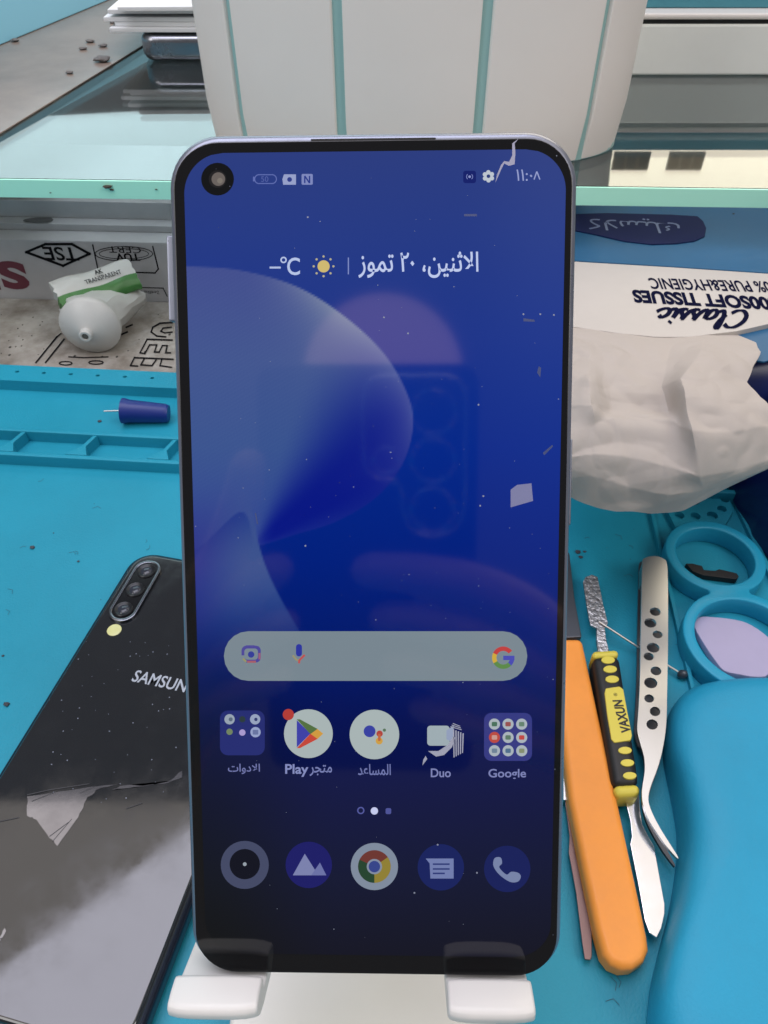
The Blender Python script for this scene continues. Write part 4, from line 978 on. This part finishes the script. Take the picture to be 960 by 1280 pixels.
# white panelled pot
pY = 0.412; pcx = 0.0158; pa_, pb_ = 0.1005, 0.044
pot = thing('white_pot', 'wide oval white pot with teal grooves between its panels on the glass', 'pot', (pcx, pY, gz))
m_pot = mat('warm white plastic', rgb(247, 238, 230), 0.42, var=0.03, vscale=12, spec=0.4); m_grv = mat('teal groove', rgb(160, 200, 196), 0.45)
def oval(t_, a_, b_): return (pcx+a_*math.sin(t_), pY-b_*math.copysign(abs(math.cos(t_))**0.8, math.cos(t_)))
poth = 0.125
def pot_band(ts, out_, z0, z1, bulge=0.0):
    V = []; Fc = []; n_ = len(ts); zs = [z0+(z1-z0)*k/6 for k in range(7)]
    for k, z in enumerate(zs):
        f = 1.0+0.006*(z-gz)/poth
        if bulge and k == 0: f -= 0.02
        for t_ in ts: x, y = oval(t_, pa_*f+out_, pb_*f+out_); V.append((x, y, z))
        for t_ in ts: x, y = oval(t_, pa_*f-0.003, pb_*f-0.003); V.append((x, y, z))
    for k in range(6):
        for i in range(n_-1):
            a_ = k*2*n_+i; b2 = (k+1)*2*n_+i
            Fc.append([a_, a_+1, b2+1, b2]); Fc.append([a_+n_+1, a_+n_, b2+n_, b2+n_+1])
        for i in (0, n_-1):
            a_ = k*2*n_+i; b2 = (k+1)*2*n_+i; Fc.append([a_, a_+n_, b2+n_, b2])
    for k in (0, 6):
        for i in range(n_-1): a_ = k*2*n_+i; Fc.append([a_, a_+1, a_+n_+1, a_+n_])
    return V, Fc
V, Fc = prism([oval(2*math.pi*i/72, pa_, pb_) for i in range(72)], gz+0.0002, gz+poth-0.006); put('core', V, Fc, m_grv, pot)
gaps = [R(a_) for a_ in (-54, -20.3, 15.3, 51, 90, 128, 162, 198, 232, 270)]
for k in range(10):
    a_, b2 = gaps[k], gaps[(k+1) % 10]+(2*math.pi if k == 9 else 0)
    e_ = 0.0024/0.1
    ts = [a_+e_+(b2-a_-2*e_)*i/14 for i in range(15)]
    V, Fc = pot_band(ts, 0.0016, gz+0.0003, gz+poth, 1.0); put('panel', V, Fc, m_pot, pot, bevel=0.0006, angle=40)

# white box and teal box behind on the right
bw = thing('white_box', 'low white box lying on the glass beside the pot', 'box', (0.29, 0.55, gz))
yb_ = G(860, 95, gz).y
zt_ = AY(860, 30, yb_).z
V, Fc = box(0.125, 0.50, yb_, yb_+0.14, gz+0.0001, zt_); put('box_body', V, Fc, mat('matt white', rgb(244, 246, 240), 0.5, var=0.05, vscale=14), bw, bevel=0.0016, seg=3)
V, Fc = box(0.124, 0.501, yb_-0.0008, yb_+0.141, zt_+0.0022, zt_+0.0052); put('box_lid', V, Fc, mat('gloss white', rgb(232, 226, 220), 0.25), bw, bevel=0.001)
V, Fc = box(0.127, 0.498, yb_+0.001, yb_+0.138, zt_-0.001, zt_+0.0025); put('lid_gap', V, Fc, m_black, bw)
V, Fc = box(0.130, 0.47, yb_+0.012, yb_+0.10, zt_+0.0053, zt_+0.0205)
o = put('teal_box', V, Fc, mat('teal card', rgb(70, 140, 156), 0.45, var=0.1, vscale=20), bevel=0.001); tag(o, 'teal card box resting on top of the low white box', 'box')
# papers on a phone on the left
yp = G(180, 78, gz).y; xp = G(178, 78, gz).x
V, Fc = prism(rrect(xp, xp+0.16, yp, yp+0.074, 0.009), gz+0.0001, gz+0.0148)
pp2 = thing('silver_phone', 'silver edged phone under a stack of papers beside the pot', 'smartphone', (xp+0.08, yp+0.03, gz))
put('body', V, Fc, mat('silver edge', (0.30, 0.31, 0.34, 1), 0.25, metal=0.9, rvar=0.1, vscale=60), pp2, bevel=0.0042, seg=5)
V, Fc = prism(rrect(xp+0.003, xp+0.157, yp+0.003, yp+0.071, 0.007), gz+0.0140, gz+0.0158); put('glass', V, Fc, m_bez, pp2, bevel=0.0006)
zc_ = gz+0.0160
rnp = random.Random(3)
for k in range(5):
    dx, dy, an = rnp.uniform(-.006, .006), rnp.uniform(-.004, .004), rnp.uniform(-.06, .06)
    cx_, cy_ = xp+0.075+dx, yp+0.045+dy
    pts = [(-0.088, -0.045), (0.10, -0.043), (0.10, 0.06), (-0.085, 0.06)]
    V, Fc = prism([(cx_+x*math.cos(an)-y*math.sin(an), cy_+x*math.sin(an)+y*math.cos(an)) for x, y in pts], zc_, zc_+0.0024)
    V = [Vector(v)+Vector((0, 0, 0.0)) for v in V]
    o = put('paper_pad', V, Fc, mat('paper white', rgb(226, 228, 230), 0.7), bevel=0.0004)
    tag(o, ['lowest white pad of paper on the silver edged phone', 'second white pad of paper up from the silver edged phone', 'middle white pad in the stack on the silver edged phone', 'white pad of paper just below the top of the stack', 'topmost white pad of paper in the stack by the pot'][k], 'paper', 'paper pads stacked on the phone')
    zc_ += 0.0025 if k != 2 else 0.0042
# grey brown board with crumbs and a bright blue box at its back
bz = gz+0.0009
V, Fc = prism(G2([(-140, 250), (0, 166), (192, 48), (262, 4), (300, -40), (-140, -60)], bz), gz+0.0001, bz)
o = put('board', V, Fc, mat('grey brown board', rgb(146, 130, 120), 0.2, var=0.35, vscale=9, spec=0.5), bevel=0.0002); tag(o, 'grey brown board lying on the glass under dark crumbs', 'board')
V, Fc = prism(G2([(-160, 125), (0, 57), (137, 0), (200, -26), (120, -120), (-260, -60)], bz), bz+0.0001, bz+0.05)
o = put('sky_blue_box', V, Fc, mat('sky blue card', rgb(150, 222, 250), 0.45), bevel=0.001); tag(o, 'bright sky blue box standing on the grey brown board', 'box')
for k, (x, y, r) in enumerate(((19, 52, .0030), (113, 53, .0032), (104, 62, .0028), (129, 58.5, .003), (128, 77, .0055), (87, 92, .0026), (141, 29, .0024))):
    o = put('crumb', *blob(G(x, y, bz)+Vector((0, 0, r*0.3)), r*0.9, k+1, 3, 0.35, 0.32), mat('crumb dark', (0.15, 0.14, 0.135, 1), 0.8)); tag(o, {4: 'largest dark crumb of dirt on the grey brown board', 0: 'dark crumb of dirt right against the sky blue box', 6: 'dark crumb of dirt right below the stack of paper pads'}.get(k, 'small dark crumb out in the middle of the grey brown board'), 'crumb', 'crumbs on the board')

# ================================================================== SMALL DIRT ON THE MAT
sp = []
for k in range(110):
    x, y = rnd.uniform(0, 960), rnd.uniform(580, 1275)
    if 215 < x < 715 or (x < 215 and y > 960-1.6*x) or x > 862: continue
    p = G(x, y, 0.0); r = rnd.choice((.00018, .00025, .00025, .0004)); sp.append(blob((p.x, p.y, r*0.3), r, k, 1, 0.6, 0.5))
for x, y, r in ((41, 685, .0011), (98, 702, .0007), (9, 881, .0012), (4, 820, .0006), (125, 527, .0011), (722, 690, .0014), (726, 697, .0010), (731, 690, .0007)): 
    p = G(x, y, 0.0); sp.append(blob((p.x, p.y, r*0.3), r, x, 1, 0.6, 0.5))
for k in range(16):
    x, y = rnd.choice(((rnd.uniform(5, 200), rnd.uniform(590, 700)), (rnd.uniform(725, 800), rnd.uniform(650, 760)), (rnd.uniform(740, 812), rnd.uniform(1215, 1275)), (rnd.uniform(5, 60), rnd.uniform(700, 860))))
    p = G(x, y, 0.0003); a_ = rnd.uniform(0, 3.14); l_ = rnd.uniform(.001, .0025)
    sp.append(tube([p, p+Vector((math.cos(a_), math.sin(a_), 0))*l_, p+Vector((math.cos(a_+.6), math.sin(a_+.6), 0))*l_*1.8], 0.00006, 5))
o = put('mat_crumbs', *join(*sp), mat('mat dirt', (0.05, 0.055, 0.07, 1), 0.7)); o['kind'] = 'stuff'; o['label'] = 'tiny dark specks of dirt scattered over the mat'; o['category'] = 'dirt'

# ================================================================== THE PHONE THAT TAKES THE PICTURE, MIRRORED IN THE GLASS
def CP3(X, Y, dpt): return CAMP+cam2w((X, Y, dpt))
def MP(px, py): return ((px-503)/3314.0, (541-py)/3314.0)
cpn = thing('camera_phone', 'dark phone with raised camera island mirrored in the standing phone\'s glass', 'smartphone', CP3(0, -0.05, -0.006))
def cprism(poly, d0, d1):
    V, Fc = prism(poly, d0, d1); return [CP3(*v) for v in V], Fc
m_cpb = mat('dark camera phone', (0.010, 0.010, 0.013, 1), 0.25)
V, Fc = cprism(rrect(-0.055, 0.0285, 0.025-0.165, 0.025, 0.007, 8), -0.0125, -0.0040); put('body', V, Fc, m_cpb, cpn, bevel=0.0015, seg=3)
isl = [MP(*q) for q in rrect(455, 580, 473, 560, 26, 6)[0:0]]
pts_ = spline([(455, 500), (462, 480), (480, 473), (520, 473), (556, 473), (574, 481), (580, 500), (580, 560), (580, 632), (569, 660), (541, 671), (513, 660), (503, 632), (501, 610), (490, 600), (470, 597), (458, 585), (455, 560)], 5)
Vi, Fi = cprism([MP(*q) for q in pts_][::-1], -0.0045, -0.0012); put('camera_island', Vi, Fi, m_cpb, cpn, bevel=0.0004)
m_chr = mat('island chrome', (0.95, 0.95, 1.0, 1), 0.07, metal=1.0)
q3 = [CP3(*MP(*q), -0.0013) for q in pts_]; V, Fc = tube(q3+[q3[0]], 0.0008, 12); put('island_rim', V, Fc, m_chr, cpn)
for x, y, r in ((541, 515, 27), (541, 575, 27), (541, 637, 27), (483, 575, 16)):
    q3 = [CP3(*MP(x+r*math.cos(a_), y+r*math.sin(a_)), -0.0012) for a_ in [2*math.pi*i/36 for i in range(37)]]; V, Fc = tube(q3, 0.0008, 8); put('lens_ring', V, Fc, m_chr, cpn)
m_skin = mat('skin', rgb(236, 184, 164), 0.5, var=0.1, vscale=60, sub=0.1)
def hand(name, label, chains):
    parts = []
    for ch in chains:
        P_ = spline([c[:4] for c in ch], 5, closed=False)
        pts = [CP3(*p[:3]) for p in P_]; rad = [max(0.004, p[3]) for p in P_]
        parts.append(tube(pts, rad, 14))
        for e in (0, -1): parts.append(blob(pts[e], rad[e], 1, 2, 0.0, 1.0)); 
    V, Fc = join(*parts)
    me = bpy.data.meshes.new('tmp'); me.from_pydata([tuple(v) for v in V], [], Fc); ob = bpy.data.objects.new('tmp', me); COL.objects.link(ob)
    md = ob.modifiers.new('r', 'REMESH'); md.mode = 'VOXEL'; md.voxel_size = 0.0014
    ms = ob.modifiers.new('s', 'SMOOTH'); ms.iterations = 5; ms.factor = 0.5
    dg = bpy.context.evaluated_depsgraph_get(); dg.update(); m2 = bpy.data.meshes.new_from_object(ob.evaluated_get(dg))
    V = [v.co.copy() for v in m2.vertices]; Fc = [list(p.vertices) for p in m2.polygons]
    bpy.data.objects.remove(ob)
    o = put(name, V, Fc, m_skin, angle=180); tag(o, label, 'hand'); return o
hand('hand', 'bare right hand whose fingertips cross the back of the camera phone', [
    [(-0.013, -0.052, 0.0030, .0072), (0.006, -0.053, 0.0045, .0082), (0.028, -0.058, 0.0040, .0092), (0.050, -0.072, -0.002, .0110), (0.066, -0.096, -0.014, .0150)],
    [(-0.006, -0.071, 0.0030, .0074), (0.010, -0.072, 0.0045, .0084), (0.030, -0.078, 0.0040, .0094), (0.050, -0.092, -0.002, .0110), (0.066, -0.106, -0.014, .0150)],
    [(-0.002, -0.090, 0.0030, .0070), (0.014, -0.092, 0.0040, .0080), (0.032, -0.098, 0.0030, .0090), (0.050, -0.108, -0.003, .0105), (0.066, -0.118, -0.014, .0145)],
    [(0.008, -0.108, 0.0025, .0060), (0.022, -0.112, 0.0030, .0070), (0.036, -0.117, 0.0020, .0080), (0.052, -0.124, -0.004, .0100), (0.066, -0.130, -0.014, .0140)],
    [(0.004, -0.078, -0.0200, .0082), (0.022, -0.080, -0.0215, .0095), (0.042, -0.092, -0.0220, .0115), (0.066, -0.112, -0.0200, .0165)],
    [(0.062, -0.096, -0.015, .0150), (0.072, -0.112, -0.018, .0200), (0.086, -0.140, -0.024, .0210), (0.110, -0.190, -0.036, .0230)]])
hand('hand', 'bare left hand with a raised fingertip along the edge of the camera phone', [
    [(-0.0575, -0.012, 0.0000, .0070), (-0.0615, -0.028, 0.0010, .0082), (-0.0690, -0.048, 0.0000, .0092), (-0.0800, -0.070, -0.006, .0115), (-0.090, -0.098, -0.016, .0150)],
    [(-0.0480, -0.052, 0.0030, .0072), (-0.0620, -0.062, 0.0035, .0084), (-0.0760, -0.078, -0.002, .0100), (-0.090, -0.104, -0.016, .0150)],
    [(-0.0460, -0.074, 0.0030, .0070), (-0.0610, -0.082, 0.0030, .0082), (-0.0770, -0.096, -0.004, .0100), (-0.090, -0.114, -0.016, .0145)],
    [(-0.0480, -0.096, 0.0025, .0060), (-0.0620, -0.101, 0.0025, .0072), (-0.0770, -0.112, -0.005, .0092), (-0.090, -0.124, -0.016, .0135)],
    [(-0.0420, -0.060, -0.0210, .0080), (-0.0580, -0.066, -0.0225, .0095), (-0.0740, -0.082, -0.0230, .0115), (-0.090, -0.108, -0.0200, .0160)],
    [(-0.088, -0.098, -0.016, .0150), (-0.096, -0.116, -0.019, .0200), (-0.108, -0.145, -0.026, .0210), (-0.130, -0.195, -0.038, .0230)]])

# ================================================================== WINDOWS OF THE CREAM HOUSE OUTSIDE, MIRRORED IN THE SHELF GLASS
def mirror_pt(px, py, Yp):
    d = ray(px, py); g = G(px, py, gz); k = (Yp-g.y)/d.y; return Vector((g.x+d.x*k, Yp, g.z-d.z*k))
m_wb = mat('brown window wood', rgb(150, 130, 106), 0.6); m_wd = mat('pale shutter', rgb(214, 196, 168), 0.6); m_pane = mat('dark pane', rgb(112, 100, 86), 0.5)
for lbl, x0, m_ in (('dark brown three paned window outside, seen only mirrored in the shelf glass', 764, m_wb), ('pale shuttered window outside, seen only mirrored in the shelf glass', 832, m_wd)):
    a_, b2 = mirror_pt(x0, 212, 1.50), mirror_pt(x0+50, 190, 1.50)
    xa, xb = a_.x, b2.x; za, zb = sorted((a_.z, b2.z))
    wn = thing('far_window', lbl, 'window', ((xa+xb)/2, 1.50, za))
    V, Fc = box(xa, xb, 1.497, 1.503, za, zb); put('window_frame', V, Fc, m_, wn, smooth=False)
    for k in range(3):
        p0 = xa+(xb-xa)*(k+0.14)/3; p1 = xa+(xb-xa)*(k+0.86)/3
        V, Fc = box(p0, p1, 1.4955, 1.4975, za+(zb-za)*0.14, zb-(zb-za)*0.14); put('pane', V, Fc, m_pane if m_ is m_wb else mat('shutter slats', rgb(186, 166, 138), 0.6), wn, smooth=False)
